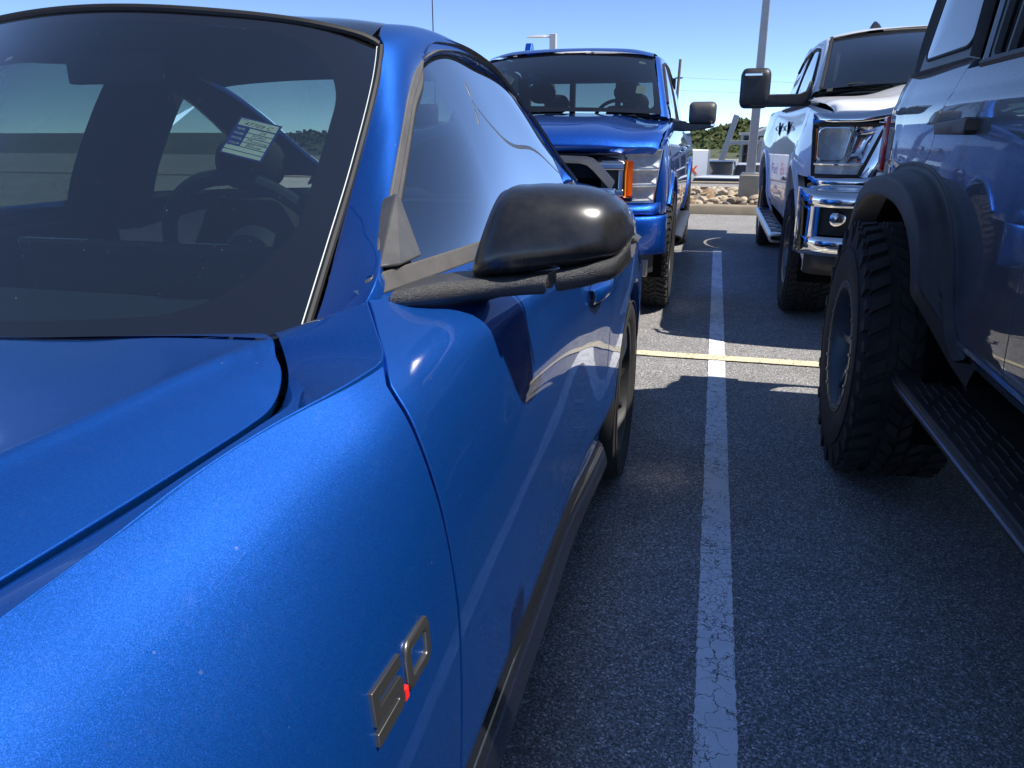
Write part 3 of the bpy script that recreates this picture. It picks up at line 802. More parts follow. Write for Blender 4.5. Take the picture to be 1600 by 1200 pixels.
# --- greenhouse side: A pillar, roof rail and C pillar as one pressing
Rc = [(-.458, .925, 1.003), (-.440, .950, 1.042), (-.485, 1.104, 1.098), (-.525, 1.242, 1.1526), (-.570, 1.417, 1.2557), (-.598, 1.5256, 1.3206), (-.618, 1.6246, 1.3717), (-.635, 1.770, 1.416), (-.642, 1.899, 1.4305), (-.645, 2.012, 1.435), (-.646, 2.178, 1.429),
      (-.645, 2.329, 1.4105), (-.628, 2.555, 1.3377), (-.593, 2.794, 1.2287), (-.562, 2.932, 1.142), (-.525, 3.075, 1.060)]
Dt = [(-.555, .935, .935), (-.542, .975, .985), (-.574, 1.128, 1.078), (-.592, 1.220, 1.142), (-.614, 1.345, 1.236), (-.632, 1.447, 1.325), (-.651, 1.537, 1.406), (-.672, 1.570, 1.432), (-.703, 1.66, 1.462), (-.725, 1.78, 1.480), (-.742, 1.95, 1.486),
      (-.752, 2.18, 1.476), (-.758, 2.50, 1.418), (-.75, 2.80, 1.318), (-.73, 3.15, 1.17), (-.70, 3.50, 1.045)]
bul = [.004, .008, .012, .012, .012, .012, .014, .018, .020, .022, .022, .024, .03, .032, .03, .02]
rows = []
for a, b, q in zip(Dt, Rc, bul):
    a = np.array(a); b = np.array(b); n = np.array([.62, -.35 if q < .013 else 0, .70])
    rows.append([a, a * .75 + b * .25 + n * q * .75, a * .45 + b * .55 + n * q, a * .15 + b * .85 + n * q * .55, b])
gh = panel('roof_rail', patch(rows, 120, 18), 'mustang_blue_paint', CAR, edges='vV', flip=True)
# --- roof panel (black)
rr = []
for k in range(7, 15):
    d = np.array(Dt[k]); crown = [.035, .03, .026, .022, .022, .022, .02, .02][k - 7]
    ym = d[1] - (.11 if k == 7 else .09 if k == 8 else .04)
    h = [tuple(d + (-.006, 0, -.001)), (d[0] - .08, d[1] * .6 + ym * .4, d[2] + crown * .35), (-1.03, d[1] * .25 + ym * .75, d[2] + crown * .85), (XC, ym, d[2] + crown)]
    rr.append(sym(h))
rr[0] = sym([(-.688, 1.560, 1.431), (-.77, 1.513, 1.452), (-1.01, 1.452, 1.480), (XC, 1.433, 1.489)])
roofP = patch(rr[:6], 50, 46)
roof = panel('roof', roofP, 'gloss_black_paint', CAR, edges='uvV', flip=False)
rg = panel('rear_window', patch(rr[5:] + [sym([(-.72, 3.52, 1.045), (-.88, 3.56, 1.05), (-1.05, 3.58, 1.054), (XC, 3.58, 1.054)])], 24, 40), 'clear_glass', CAR, edges='', flip=False)
mb = MB(); mb.tube([np.array(d) + (-.002, 0, -.004) for d in Dt[7:15]], .0045, 6); mb.build('roof_ditch', 'dark_rubber', CAR)

# --- quarter top: shoulder between the quarter and the rear window / deck
qt = []
for y, xi, zi in ((2.3, -.50, 1.035), (2.7, -.53, 1.045), (2.98, -.535, 1.052), (3.2, -.60, 1.058), (3.5, -.71, 1.045), (3.78, -.76, 1.03), (3.93, -.80, 1.0)):
    zt = 1.03 - .05 * max(0, y - 2.6); xo = sx(y, zt)
    qt.append([(xo, y, zt), (xo * .6 + xi * .4, y, zt * .55 + zi * .45 + .010), (xi, y, zi)])
panel('quarter_shoulder', patch(qt, 40, 12), 'mustang_blue_paint', CAR, edges='U', flip=False)
dk = []
for y, z, xo in ((3.50, 1.05, -.66), (3.75, 1.045, -.70), (3.88, 1.04, -.74), (3.96, 1.03, -.80)):
    dk.append(sym([(xo, y, z - .008), (-.9, y, z + .004), (-1.05, y, z + .006), (XC, y, z + .006)]))
panel('deck_lid', patch(dk, 14, 30), 'mustang_blue_paint', CAR, edges='uU', flip=False)
tl = []
for z, y, xo in ((1.03, 3.965, -.80), (.93, 3.99, -.66), (.75, 4.0, -.58), (.55, 4.0, -.58), (.32, 3.93, -.62)):
    tl.append(sym([(xo, y - .05, z), (xo - .12, y, z), (-1.0, y + .02, z), (XC, y + .025, z)]))
panel('rear_bumper', patch(tl, 24, 30), 'mustang_blue_paint', CAR, edges='', flip=False)
nf = []
for z, y, xo in ((.81, -1.02, -.70), (.70, -1.10, -.62), (.5, -1.13, -.58), (.28, -1.08, -.60)):
    nf.append(sym([(xo, y + .12, z), (xo - .14, y, z), (-1.0, y - .05, z), (XC, y - .06, z)]))
panel('front_bumper', patch(nf, 20, 30), 'mustang_blue_paint', CAR, edges='', flip=True)
# spoiler
spP = []
for x, yo, zo in ((-.462, .03, -.070), (-.470, .025, -.060), (-.535, .0, .012), (-.565, .0, .036), (-.60, .0, .044), (-.9, .0, .052), (XC, .0, .055)):
    c = np.array((x, 3.70 + yo, 1.076 + zo))
    spP.append([c + (0, -.085, -.010), c + (0, -.07, -.003), c + (0, .03, .006), c + (0, .10, .016), c + (0, .10, .008), c + (0, .0, -.010), c + (0, -.085, -.014)])
h = np.array(spP); h2 = h[:-1][::-1].copy(); h2[:, :, 0] = 2 * XC - h2[:, :, 0]
mb = MB(); mb.sheet(np.concatenate([h, h2])); mb.build('spoiler', 'black_plastic', CAR, angle=50)

dkp = [[(x, 3.785, 1.075 + z_), (x, 3.80, 1.035)] for x, z_ in ((-.50, -.03), (-.54, .012), (-.58, .036), (-.9, .05), (XC, .052), (-1.56, .05), (-1.88, .036), (-1.96, -.03))]
panel('spoiler_base', patch(dkp, 30, 4), 'black_plastic', CAR, edges='')
# --- side glass, trims
def Rpt(y): 
    Y = [p[1] for p in Rc]
    return np.array([np.interp(y, Y, [p[i] for p in Rc]) for i in range(3)])
top_in = []
for i, p in enumerate(Rc):
    a = np.array(Rc[max(0, i - 1)]); b = np.array(Rc[min(len(Rc) - 1, i + 1)]); t = (b - a) / np.linalg.norm(b - a)
    gl_n = np.array([.88, 0, .47]); inw = np.cross(gl_n, t); inw /= np.linalg.norm(inw)
    if inw[2] > 0 and i > 6: inw = -inw
    top_in.append((np.array(p), inw))
def inset(k): return [p + w * k for p, w in top_in]
probe = inset(.03)
if probe[4][1] < Rc[4][1]: top_in = [(p, -w) for p, w in top_in]
fr_out, fr_mid, fr_in, fr_seal = [curve(inset(k)[1:], 90)[3:] for k in (0, .014, .030, .040)]
nrm = np.array([.85, -.1, .5])
ribbon('window_frame', fr_out + nrm * .002, fr_mid + nrm * .001, 'trim_rubber', CAR, thick=.006, flip=True)
ribbon('window_frame', fr_mid + nrm * -.003, fr_in - nrm * .004, 'trim_rubber', CAR, thick=.004, flip=True)
mb = MB(); mb.tube(fr_mid - nrm * .001, .0022, 6); mb.build('frame_bead', 'dark_rubber', CAR)
ribbon('window_seal', fr_in - nrm * .003, fr_seal - nrm * .012, 'dark_rubber', CAR, thick=.003, flip=True)
gi = inset(.038)
gl_top = curve(inset(.026)[1:13], 40) - nrm * .012
def belt_g(y): return np.array((sx(min(y, 2.6), 1.034) - .017 - .02 * max(0, y - 2.2), y, 1.040 - .004 * max(0, y - 1.1)))
ybot = np.linspace(.99, 2.20, 40)
rows = []
for i in range(40):
    b = belt_g(ybot[i]); t = gl_top[i]
    if i == 0: t = b * .9 + t * .1
    bl_ = np.array([.9, 0, .45]) * .023 * min(1, np.linalg.norm(t - b) / .3) ** 2
    rows.append([b + (b - t) * .08 - bl_ * .35] + [b * (1 - q) + t * q + bl_ * 4 * q * (1 - q) for q in (0, .2, .4, .6, .8, 1)])
DG = patch(rows, 60, 28)
yy_, zz_ = DG[..., 1].ravel() - 1.7, DG[..., 2].ravel() - 1.2
B_m = np.stack([yy_ ** i * zz_ ** j for i in range(5) for j in range(4) if i + j < 6], 1)
cf, *_r = np.linalg.lstsq(B_m, DG[..., 0].ravel(), rcond=None)
DG[..., 0] = (B_m @ cf).reshape(DG.shape[:2]) - .004
ext = DG[0] - (DG[3] - DG[0]) * .45; DG = np.concatenate([ext[None], DG])
dg = panel('door_window', DG, 'side_glass', CAR, edges='', flip=False)
q_top = curve(gi[12:], 14) - nrm * .012
yq = np.linspace(2.23, 3.02, 14)
rows = []
for i in range(14):
    b = belt_g(yq[i]); b[0] = -.458 - .06 * (i / 13) ** 1.3; b[2] = 1.045
    t = q_top[i] + np.array([0, .03 * (1 - i / 13), 0])
    if i == 13: t = b + (t - b) * .3
    rows.append([b + (0, 0, -.03), b, (b + t) / 2 + np.array([.9, 0, .45]) * .01, t])
qg = panel('quarter_window', patch(rows, 24, 16), 'side_glass', CAR, edges='', flip=False)
mb = MB(); mb.tube(np.array([rows[0][1] - (0, .012, 0), rows[0][2] - (0, .012, 0), rows[0][3] - (0, .012, 0)]), .009, 6); mb.build('window_divider', 'dark_rubber', CAR)
bt0 = np.array([(sx(y, 1.034) - .001, y, 1.036 - .004 * max(0, y - 1.1)) for y in np.linspace(.958, 2.3, 40)])
bt1 = np.array([(sx(y, 1.034) - .012, y, 1.058 - .004 * max(0, y - 1.1)) for y in np.linspace(.980, 2.3, 40)])
ribbon('belt_trim', bt0, bt1, 'trim_rubber', CAR, thick=.008)
# sail triangle at the foot of the pillar
A_ = Vector((-.462, 1.015, 1.062)); B_ = Vector((-.446, 1.145, 1.060)); C_ = Vector((-.512, 1.222, 1.148)); D_ = Vector((-.512, 1.205, 1.150))
mid = Vector((-.444, 1.045, 1.060))
mb = MB(); n_ = Vector((.010, -.003, .004))
V = [A_ + n_, mid + n_ * 1.2, B_ + n_, C_ + n_, D_ + n_ * 1.2]
mb.add(V + [v - n_ * 3 for v in V], [(0, 1, 4), (1, 2, 3, 4)][::1] + [(0, 5, 6, 1), (1, 6, 7, 2), (2, 7, 8, 3), (3, 8, 9, 4), (4, 9, 5, 0)])
mb.build('mirror_sail', 'grey_plastic', CAR, bevel=.004, smooth=True, angle=20)

# --- door mirror
mir = MB()
zt = fn1([(-1, 1.138), (-.95, 1.157), (-.85, 1.166), (-.5, 1.172), (0, 1.172), (.5, 1.165), (.75, 1.154), (.9, 1.136), (1, 1.110)])
zb = fn1([(-1, 1.052), (-.93, 1.041), (-.6, 1.043), (0, 1.052), (.6, 1.065), (.85, 1.075), (1, 1.098)])
x0m, x1m = -.337, -.112
secs = []
for xi in np.concatenate([np.linspace(-1, -.85, 7), np.linspace(-.8, .8, 22), np.linspace(.84, 1, 9)]):
    x = (x0m + x1m) / 2 + (x1m - x0m) / 2 * xi
    a, b = zb(xi), zt(xi); c, h_ = (a + b) / 2, (b - a) / 2
    dep = .098 * max(0.02, (1 - abs(xi) ** 3.6)) ** .5
    ring = []
    for ang in np.linspace(R(90), R(270), 26):
        cs, sn = math.cos(ang), math.sin(ang); e = 2 / 2.9
        yy = -dep * abs(cs) ** e; zz = h_ * (1 if sn > 0 else -1) * abs(sn) ** e
        ring.append((x + .018 * (zz / .065) * max(0, -xi) - .010 * (zz / .065) * max(0, xi), 1.185 + yy + .42 * (zz + h_ * .3) + .035 * xi, c + zz))
    secs.append(ring)
S_ = np.array(secs)
cap = panel('door_mirror', S_, 'black_satin', CAR, edges='', flip=True)
def mir_strip(f0, f1, zoff, hh, name, proud=.004):
    rows = []
    for xi in np.linspace(f0, f1, 26):
        x = (x0m + x1m) / 2 + (x1m - x0m) / 2 * xi; a = zb(xi)
        dep = .095 * max(0.02, (1 - abs(min(xi, .97)) ** 3.6)) ** .5
        y = 1.185 - dep * .80 + .035 * xi - .012
        rows.append([(x, y + .05, a + .002), (x, y - proud, a - .001), (x, y - proud - .003, a - .006), (x, y - proud, a - hh), (x, y + .03, a - hh - .012), (x, y + .09, a - hh - .002)])
    p = panel(name, patch(rows, 40, 22), 'grain_plastic', CAR, edges='uU', flip=True, r=.002, depth=.01)
    p.parent = cap
    return p
mir_strip(.12, .985, 0, .022, 'lower_trim')
# arm, growing out of the door
armc = [[(.098, 1.105, 1.0)]]
arm = [
    # x, y_front, z_top, z_bottom, depth
    (-.226, 1.080, 1.050, 1.020, .10), (-.27, 1.078, 1.046, 1.012, .10), (-.31, 1.066, 1.043, 1.002, .11), (-.345, 1.040, 1.042, .990, .13), (-.37, 1.005, 1.044, .978, .15), (-.395, .980, 1.042, .968, .16), (-.42, .970, 1.038, .962, .16)]
rows = []
for x, yf_, z1, z0, dp_ in arm:
    rows.append([(x, yf_ + dp_, z1 - .004), (x, yf_ + .04, z1 + .001), (x, yf_ + .006, z1 - .001), (x, yf_, z1 - .008), (x, yf_ + .002, z1 - .021), (x - .003, yf_ + .008, z1 - .027), (x - .004, yf_ + dp_ * .45, z0 + .006), (x - .004, yf_ + dp_ * .8, z0), (x - .004, yf_ + dp_, z0 + .01)])
ap = panel('mirror_arm', patch(rows, 40, 34), 'grain_plastic', CAR, edges='u', flip=False, angle=60)
ap.parent = cap
# mirror glass facing the driver
mb = MB(); mb.box((x0m + .03, 1.235, 1.065), (x1m - .035, 1.243, 1.165)); mg = mb.build('mirror_glass', 'chrome', CAR, bevel=.003); mg.parent = cap

# --- door handle
hy0, hy1, hz = 1.80, 2.04, .872
rows = []
for s in np.linspace(0, 1, 14):
    y = hy0 + (hy1 - hy0) * s; o_ = .036 * math.sin(math.pi * min(max(s, .06), .94)) ** .6; z = hz + .010 * (s - .5)
    x = sx(y, z)
    rows.append([(x - .004, y, z + .020), (x + o_ * .75, y, z + .021), (x + o_, y, z + .012), (x + o_ * 1.02, y, z), (x + o_ * .92, y, z - .012), (x + o_ * .5, y, z - .018)])
dh = panel('door_handle', patch(rows, 26, 16), 'mustang_blue_paint', CAR, edges='', flip=True); dh.parent = door
mb = MB()
yy = np.linspace(hy0 - .01, hy1 + .01, 12)
mb.sheet(np.array([[(sx(y, z) + .0015, y, z) for z in (hz + .03 - .02 * abs(2 * k / 11 - 1) ** 3, hz, hz - .045 + .03 * abs(2 * k / 11 - 1) ** 2)] for k, y in enumerate(yy)])); hc = mb.build('handle_cup', 'mustang_blue_paint', CAR); hc.parent = door

# --- engine size badge on the fender
def badge_poly(name, outline, hole, mat, y0, z0, dep=.005):
    """2-D outline (a along the car, b up) with an optional hole, raised off the fender skin"""
    sh = .30
    def to(p, d): 
        y = y0 + p[0] + p[1] * sh; z = z0 + p[1]
        return (sx(y, z) + d, y, z)
    V = []; F = []; n = len(outline)
    for d, inset_ in ((-.002, 0), (dep * .6, 0), (dep, .10)):
        for ring in ((outline, hole) if hole else (outline,)):
            cx_ = sum(q[0] for q in ring) / len(ring); cy_ = sum(q[1] for q in ring) / len(ring)
            for q in ring:
                g_ = inset_ if ring is outline else -inset_ * .8
                V.append(to((q[0] + (cx_ - q[0]) * g_ * .5, q[1] + (cy_ - q[1]) * g_ * 1.2), d))
    m = n * (2 if hole else 1)
    for l in range(2):
        for k in range(n):
            k2 = (k + 1) % n
            F.append((l * m + k, l * m + k2, (l + 1) * m + k2, (l + 1) * m + k))
            if hole: F.append((l * m + n + k2, l * m + n + k, (l + 1) * m + n + k, (l + 1) * m + n + k2))
    if hole:
        for k in range(n):
            k2 = (k + 1) % n; F.append((2 * m + k, 2 * m + k2, 2 * m + n + k2, 2 * m + n + k))
    else: F.append(tuple(2 * m + k for k in range(n)))
    return V, F
def rrect(x0, y0, x1, y1, r, n=4):
    P = []
    for cx, cy, a0 in ((x1 - r, y1 - r, 0), (x0 + r, y1 - r, 90), (x0 + r, y0 + r, 180), (x1 - r, y0 + r, 270)):
        for i in range(n + 1):
            a = R(a0 + 90 * i / n); P.append((cx + r * math.cos(a), cy + r * math.sin(a)))
    return P
by, bz = .524, .705
bd = MB(); W_, H_, T_ = .062, .047, .0118
V, F = badge_poly('zero', rrect(.074, 0, .074 + W_, H_, .011), rrect(.074 + T_, T_, .074 + W_ - T_, H_ - T_, .004), None, by, bz); bd.add(V, F)
five = [(0, 0), (W_ - .008, 0), (W_, .008), (W_, .029), (W_ - .008, .0345), (T_ + .002, .0345), (T_ + .002, H_ - T_), (W_, H_ - T_), (W_, H_), (0, H_), (0, .0345 - T_ + .0), (W_ - T_, .0345 - T_), (W_ - T_, T_ - .002), (0, T_ - .002)]
bars = [[(0, 0), (W_ - .006, 0), (W_ - .006, T_ * .9), (0, T_ * .9)], [(W_ - T_, T_ * .5), (W_, T_ * .5), (W_, .030), (W_ - T_, .030)], [(0, .0225), (W_ - .006, .0225), (W_ - .006, .0225 + T_ * .9), (0, .0225 + T_ * .9)],
        [(0, .026), (T_, .026), (T_, H_ - .002), (0, H_ - .002)], [(0, H_ - T_ * .9), (W_, H_ - T_ * .9), (W_, H_), (0, H_)]]
m1_, m2_ = .0172, .0290
five = [(0, 0), (W_ - .005, 0), (W_, .005), (W_, m2_ - .005), (W_ - .005, m2_), (T_, m2_), (T_, H_ - T_), (W_, H_ - T_), (W_, H_), (0, H_), (0, m1_), (W_ - T_, m1_), (W_ - T_, T_), (0, T_)]
V = []; F = []; n_ = len(five)
for d_ in (-.002, .0045):
    for a_, b_ in five:
        y_ = by + a_ + b_ * .30; z_ = bz + b_; V.append((sx(y_, z_) + d_, y_, z_))
for k in range(n_): F.append((k, (k + 1) % n_, n_ + (k + 1) % n_, n_ + k))
F.append(tuple(n_ + k for k in range(n_))); bd.add(V, F)
em = bd.build('engine_badge', 'dark_chrome', CAR, bevel=.0009, smooth=True, angle=30)
mb = MB(); V, F = badge_poly('dot', [(.0640, 0), (.0725, 0), (.0725, .011), (.0640, .011)], None, None, by, bz, dep=.0040); mb.add(V, F); bo = mb.build('badge_dot', 'emblem_red', CAR); bo.parent = em

# --- wheels
def tyre_mesh(Rt, W, Rr, kind, seed=1, n=72):
    """wheel-local, axle along X, outer face towards +X at x = 0"""
    mb = MB()
    tr = Rt - (.017 if kind == 'mud' else .011 if kind == 'all' else .004)
    pr_ = [(Rr, -.012), (Rr + .012, -.004), (Rr + (tr - Rr) * .35, .006), (Rr + (tr - Rr) * .62, .006), (Rr + (tr - Rr) * .85, -.004), (tr - .006, -.020), (tr, -.045), (tr + .002, -W / 2), (tr, -W + .045), (tr - .006, -W + .02),
           (Rr + (tr - Rr) * .6, -W - .004), (Rr, -W + .012)]
    mb.lathe(pr_, (0, 0, 0), 'X', n)
    # raised ring and lettering blocks on the sidewall
    rm = Rr + (tr - Rr) * .52
    mb.lathe([(rm + .030, .0045), (rm + .030, .0085), (rm + .026, .0085), (rm + .026, .005)], (0, 0, 0), 'X', n)
    rnd_ = random.Random(seed)
    def block(a0, a1, x0, x1, r0, r1, sh=0.0):
        V = []
        for r in (r0, r1):
            k = .92 if r == r1 else 1.0
            am = (a0 + a1) / 2; ah = (a1 - a0) / 2 * k; xm = (x0 + x1) / 2; xh = (x1 - x0) / 2 * k
            for aa, xx in ((am - ah, xm - xh), (am + ah, xm - xh), (am + ah, xm + xh), (am - ah, xm + xh)):
                a_ = aa + sh * (xx - xm)
                V.append((xx, r * math.cos(a_), r * math.sin(a_)))
        mb.hexa(V)
    if kind in ('mud', 'all'):
        nl = 40 if kind == 'mud' else 56
        for k in range(nl):
            a = 2 * math.pi * k / nl; da = 2 * math.pi / nl
            long_ = .030 if k % 2 else .012
            # shoulder lugs that wrap over the edge
            f_ = .62 if kind == 'mud' else .74
            block(a, a + da * f_, -.075, -.012, tr - .02, Rt, sh=1.2)
            block(a + da * .4, a + da * (.4 + f_), -W + .012, -W + .075, tr - .02, Rt, sh=1.2)
            ro = tr - .012; V = []
            block(a + da * .05, a + da * f_, -.020, .004 if k % 2 else -.002, ro - .030 - (.018 if k % 2 else 0), ro + .012)
            for c, wd in ((-W * .36, W * .13), (-W * .50, W * .11), (-W * .64, W * .13)):
                s_ = rnd_.uniform(-.2, .2)
                block(a + da * (.15 + s_), a + da * (.15 + s_ + f_), c - wd / 2, c + wd / 2, tr - .006, Rt, sh=-2.0 if c > -W / 2 else 2.0)
    elif kind == 'road':
        for c in (-W * .28, -W * .5, -W * .72):
            mb.lathe([(Rt - .006, c - .006), (Rt - .012, c - .004), (Rt - .012, c + .004), (Rt - .006, c + .006)], (0, 0, 0), 'X', n)
    return mb
def wheel(parent, loc, Rt, W, Rr, kind, spokes, rim_mat, mirror=1, detail=True, lip_mat=None, bolts=0, seed=1, ring_mat=None, spoke_mat=None):
    w = bpy.data.objects.new('wheel', None); link(w, parent); w.location = Vector(loc) - org(parent); w.empty_display_size = .1
    w.scale = (mirror, 1, 1)
    tyre_mesh(Rt, W, Rr, kind, seed).build('tyre', 'tyre_rubber', w, local=True, angle=30)
    rm = MB(); rm.lathe([(Rr + .004, -.014), (Rr + .001, -.006), (Rr - .012, -.010), (Rr - .020, -.03), (Rr - .026, -.09), (Rr - .030, -W + .03), (Rr, -W + .012)], (0, 0, 0), 'X', 64)
    rm.build('rim', lip_mat or rim_mat, w, local=True, angle=40)
    sp_ = MB(); dep = -.045 if kind != 'mud' else -.055
    for k in range(spokes):
        a = 2 * math.pi * k / spokes
        ca, sa = math.cos(a), math.sin(a); ta = (-sa, ca)
        def P(r, t, x): return (x, r * ca + t * ta[0], r * sa + t * ta[1])
        w0, w1 = .024, .014 if spokes > 7 else .022
        sp_.hexa([P(.05, -w0, dep - .035), P(.05, w0, dep - .035), P(Rr - .016, w1, dep - .025), P(Rr - .016, -w1, dep - .025),
                  P(.05, -w0 * .6, dep - .004), P(.05, w0 * .6, dep - .004), P(Rr - .016, w1 * .55, dep + .020), P(Rr - .016, -w1 * .55, dep + .020)])
    sp_.lathe([(0, dep + .006), (.03, dep + .006), (.035, dep), (.075, dep - .006), (.082, dep - .04)], (0, 0, 0), 'X', 24)
    sp_.build('spokes', spoke_mat or rim_mat, w, local=True, bevel=.003, angle=30)
    if bolts:
        b = MB()
        for k in range(bolts):
            a = 2 * math.pi * (k + .5) / bolts; c = ((Rr + .002) * math.cos(a), (Rr + .002) * math.sin(a))
            b.lathe([(0, .005), (.006, .005), (.006, -.01)], (0, c[0], c[1]), 'X', 6)
        bo_ = b.build('rim_bolts', 'satin_silver', w, local=True); bo_['kind'] = 'stuff'
        b = MB(); b.lathe([(Rr + .018, -.006), (Rr + .016, .0005), (Rr - .010, .0005), (Rr - .013, -.010)], (0, 0, 0), 'X', 64); b.build('bead_ring', ring_mat or lip_mat or rim_mat, w, local=True)
    dk_ = MB(); dk_.lathe([(0.03, -.10), (Rr * .72, -.10), (Rr * .72, -.115), (0.03, -.115)], (0, 0, 0), 'X', 40); dk_.build('brake_disc', 'brake_metal', w, local=True)
    return w
wr = wheel(CAR, (-.258, YR, ZA), .345, .275, .245, 'road', 10, 'rim_black', lip_mat='rim_black', spoke_mat='black_satin')
wf = dup_tree(wr, CAR, Vector((-.268, YF, ZA)) - Vector(CAR.location))
for y, s in ((YR, -.258), (YF, -.268)):
    w2 = dup_tree(wr, CAR, Vector((2 * XC - s, y, ZA)) - Vector(CAR.location)); w2.scale = (-1, 1, 1)

# --- far side of the body, mirrored
for o in (fs, ft, lo_, door, quarter, gh, hood, hl, dg, qg, rk): mirror_of(o)

def lining(o, d, mat, name, cut=1):
    P, N = SHEETS[o.name]; Q = (P - N * d)[cut:-cut, cut:-cut]
    return mirror_of(_panel(name, Q, mat, CAR, edges=''))
lining(gh, .022, 'headliner_dark', 'pillar_lining'); lining(quarter, .03, 'interior_dark', 'quarter_lining', 2); lining(door, .03, 'interior_dark', 'door_lining')
for s_ in (1, -1):
    bpl = [[(XC + s_ * (XC + 2.46 - .47 + .0) if False else XC + s_ * h_, y + dy, z) for y in (2.02, 2.2, 2.42)] for h_, dy, z in ((.735, 0, .95), (.70, .02, 1.10), (.66, .05, 1.22), (.60, .09, 1.36), (.56, .10, 1.42))]
    panel('pillar_cover', patch(bpl, 14, 8), 'headliner_dark', CAR, edges='')
# --- underbody and cabin
mb = MB(); mb.box((XC - .88, -1.0, .16), (XC + .88, 3.9, .24)); mb.build('underbody', 'cavity_black', CAR)
mb = MB(); mb.box((XC - .62, -.9, .30), (XC + .62, .93, .84)); mb.build('engine_bay', 'cavity_black', CAR)
for s in (1, -1):
    mb = MB(); x0_, x1_ = sorted((XC + s * .60, XC + s * .70)); mb.box((x0_, .3, .3), (x1_, .9, .88)); mb.build('inner_fender', 'cavity_black', CAR)
    x0_, x1_ = sorted((XC + s * .72, XC + s * .80)); mb = MB(); mb.box((x0_, 1.05, .25), (x1_, 2.25, .98)); mb.build('door_card', 'interior_dark', CAR, bevel=.02)
dsh = [[(x, .90, .90), (x, 1.02, .925 + .015 * abs(math.sin((x - XC) * 5))), (x, 1.18, .945), (x, 1.30, .935), (x, 1.38, .90), (x, 1.38, .70)] for x in np.linspace(XC - .80, XC + .80, 17)]
panel('dashboard', patch(dsh, 50, 26), 'interior_dark', CAR, edges='', flip=True)
mb = MB(); mb.box((-1.40, 1.31, .93), (-.70, 1.335, 1.04)); mb.build('display_screen', 'gloss_black_paint', CAR, bevel=.008)
sw = MB(); c = Vector((-.87, 1.36, 1.0)); ax = Vector((0, -.92, -.40)).normalized(); u_ = Vector((1, 0, 0)); v_ = ax.cross(u_)
sw.tube([c + (u_ * math.cos(a) + v_ * math.sin(a)) * .185 for a in np.linspace(0, 2 * math.pi, 49)], .015, 10, caps=False)
for a in (R(0), R(180), R(-90)):
    q = (u_ * math.cos(a) + v_ * math.sin(a)); sw.tube([c + ax * .01, c + q * .18], [.03, .016], 8)
sw.lathe([(0, -.03), (.06, -.03), (.075, 0), (.06, .03)], tuple(c), 'Y', 20)
sw.build('steering_wheel', 'interior_dark', CAR)
def seat(parent, x, y, z0, mat, w=.50, back=.62, head=True, rec=R(18), name='seat'):
    def prof(pts): return pts
    rows = []
    for s, th in ((-1, .35), (-.85, .8), (-.5, 1), (0, .92), (.5, 1), (.85, .8), (1, .35)):
        xx = x + s * w / 2
        rows.append([(xx, y - .28, z0 + .10), (xx, y - .30, z0 + .20 * th + .06), (xx, y - .05, z0 + .18 * th + .05), (xx, y + .16, z0 + .16 * th + .06)])
    s_o = panel(name + '_cushion', patch(rows, 20, 16), mat, parent, edges='', flip=False)
    rows = []
    for s, th in ((-1, .3), (-.85, .75), (-.5, 1), (0, .85), (.5, 1), (.85, .75), (1, .3)):
        xx = x + s * w / 2; r = []
        for t in (0, .3, .6, .85, 1.0, 1.02):
            k = (1 - .35 * max(0, t - .6) / .4)
            q = Vector((x + s * w / 2 * k, y + .20 + back * t * math.sin(rec) - .11 * th * (1 if t < 1.01 else -.2), z0 + .12 + back * t * math.cos(rec)))
            r.append(tuple(q))
        rows.append(r)
    P = patch(rows, 22, 22)
    b_o = panel(name + '_back', P, mat, parent, edges='uUvV', flip=False, r=.03, depth=.06)
    if head:
        hy = y + .20 + (back + .10) * math.sin(rec) - .05; hz = z0 + .12 + (back + .14) * math.cos(rec)
        mb = MB()
        secs_ = []
        for t in np.linspace(-1, 1, 13):
            k = max(.05, (1 - abs(t) ** 3)) ** .5
            secs_.append([(x + t * .135, hy + .055 * k * math.cos(a), hz + .095 * k * (1 if math.sin(a) > 0 else -1) * abs(math.sin(a)) ** .7) for a in np.linspace(0, 2 * math.pi, 20, endpoint=False)])
        mb.sheet(np.array(secs_), wrap=True); mb.build('headrest', mat, parent)
    return s_o
for x in (-.86, -1.60): seat(CAR, x, 2.15, .30, 'seat_fabric')
seat(CAR, XC, 2.95, .38, 'seat_fabric', w=1.1, back=.48, head=False, name='rear_bench')
mb = MB(); hp = roofP - np.array([0, 0, .03]); hp = hp[2:, 3:-3]; mb.sheet(hp, flip=True); mb.build('headliner', 'headliner', CAR)
mb = MB(); mb.box((XC - .62, 3.25, .55), (XC + .62, 3.68, 1.0)); mb.build('parcel_shelf', 'interior_dark', CAR, bevel=.02)
mb = MB(); mb.box((XC - .12, 1.47, 1.345), (XC + .12, 1.495, 1.405)); mb.tube([(XC, 1.485, 1.40), (XC, 1.44, 1.455)], .010); mb.build('rear_view_mirror', 'interior_dark', CAR, bevel=.012)

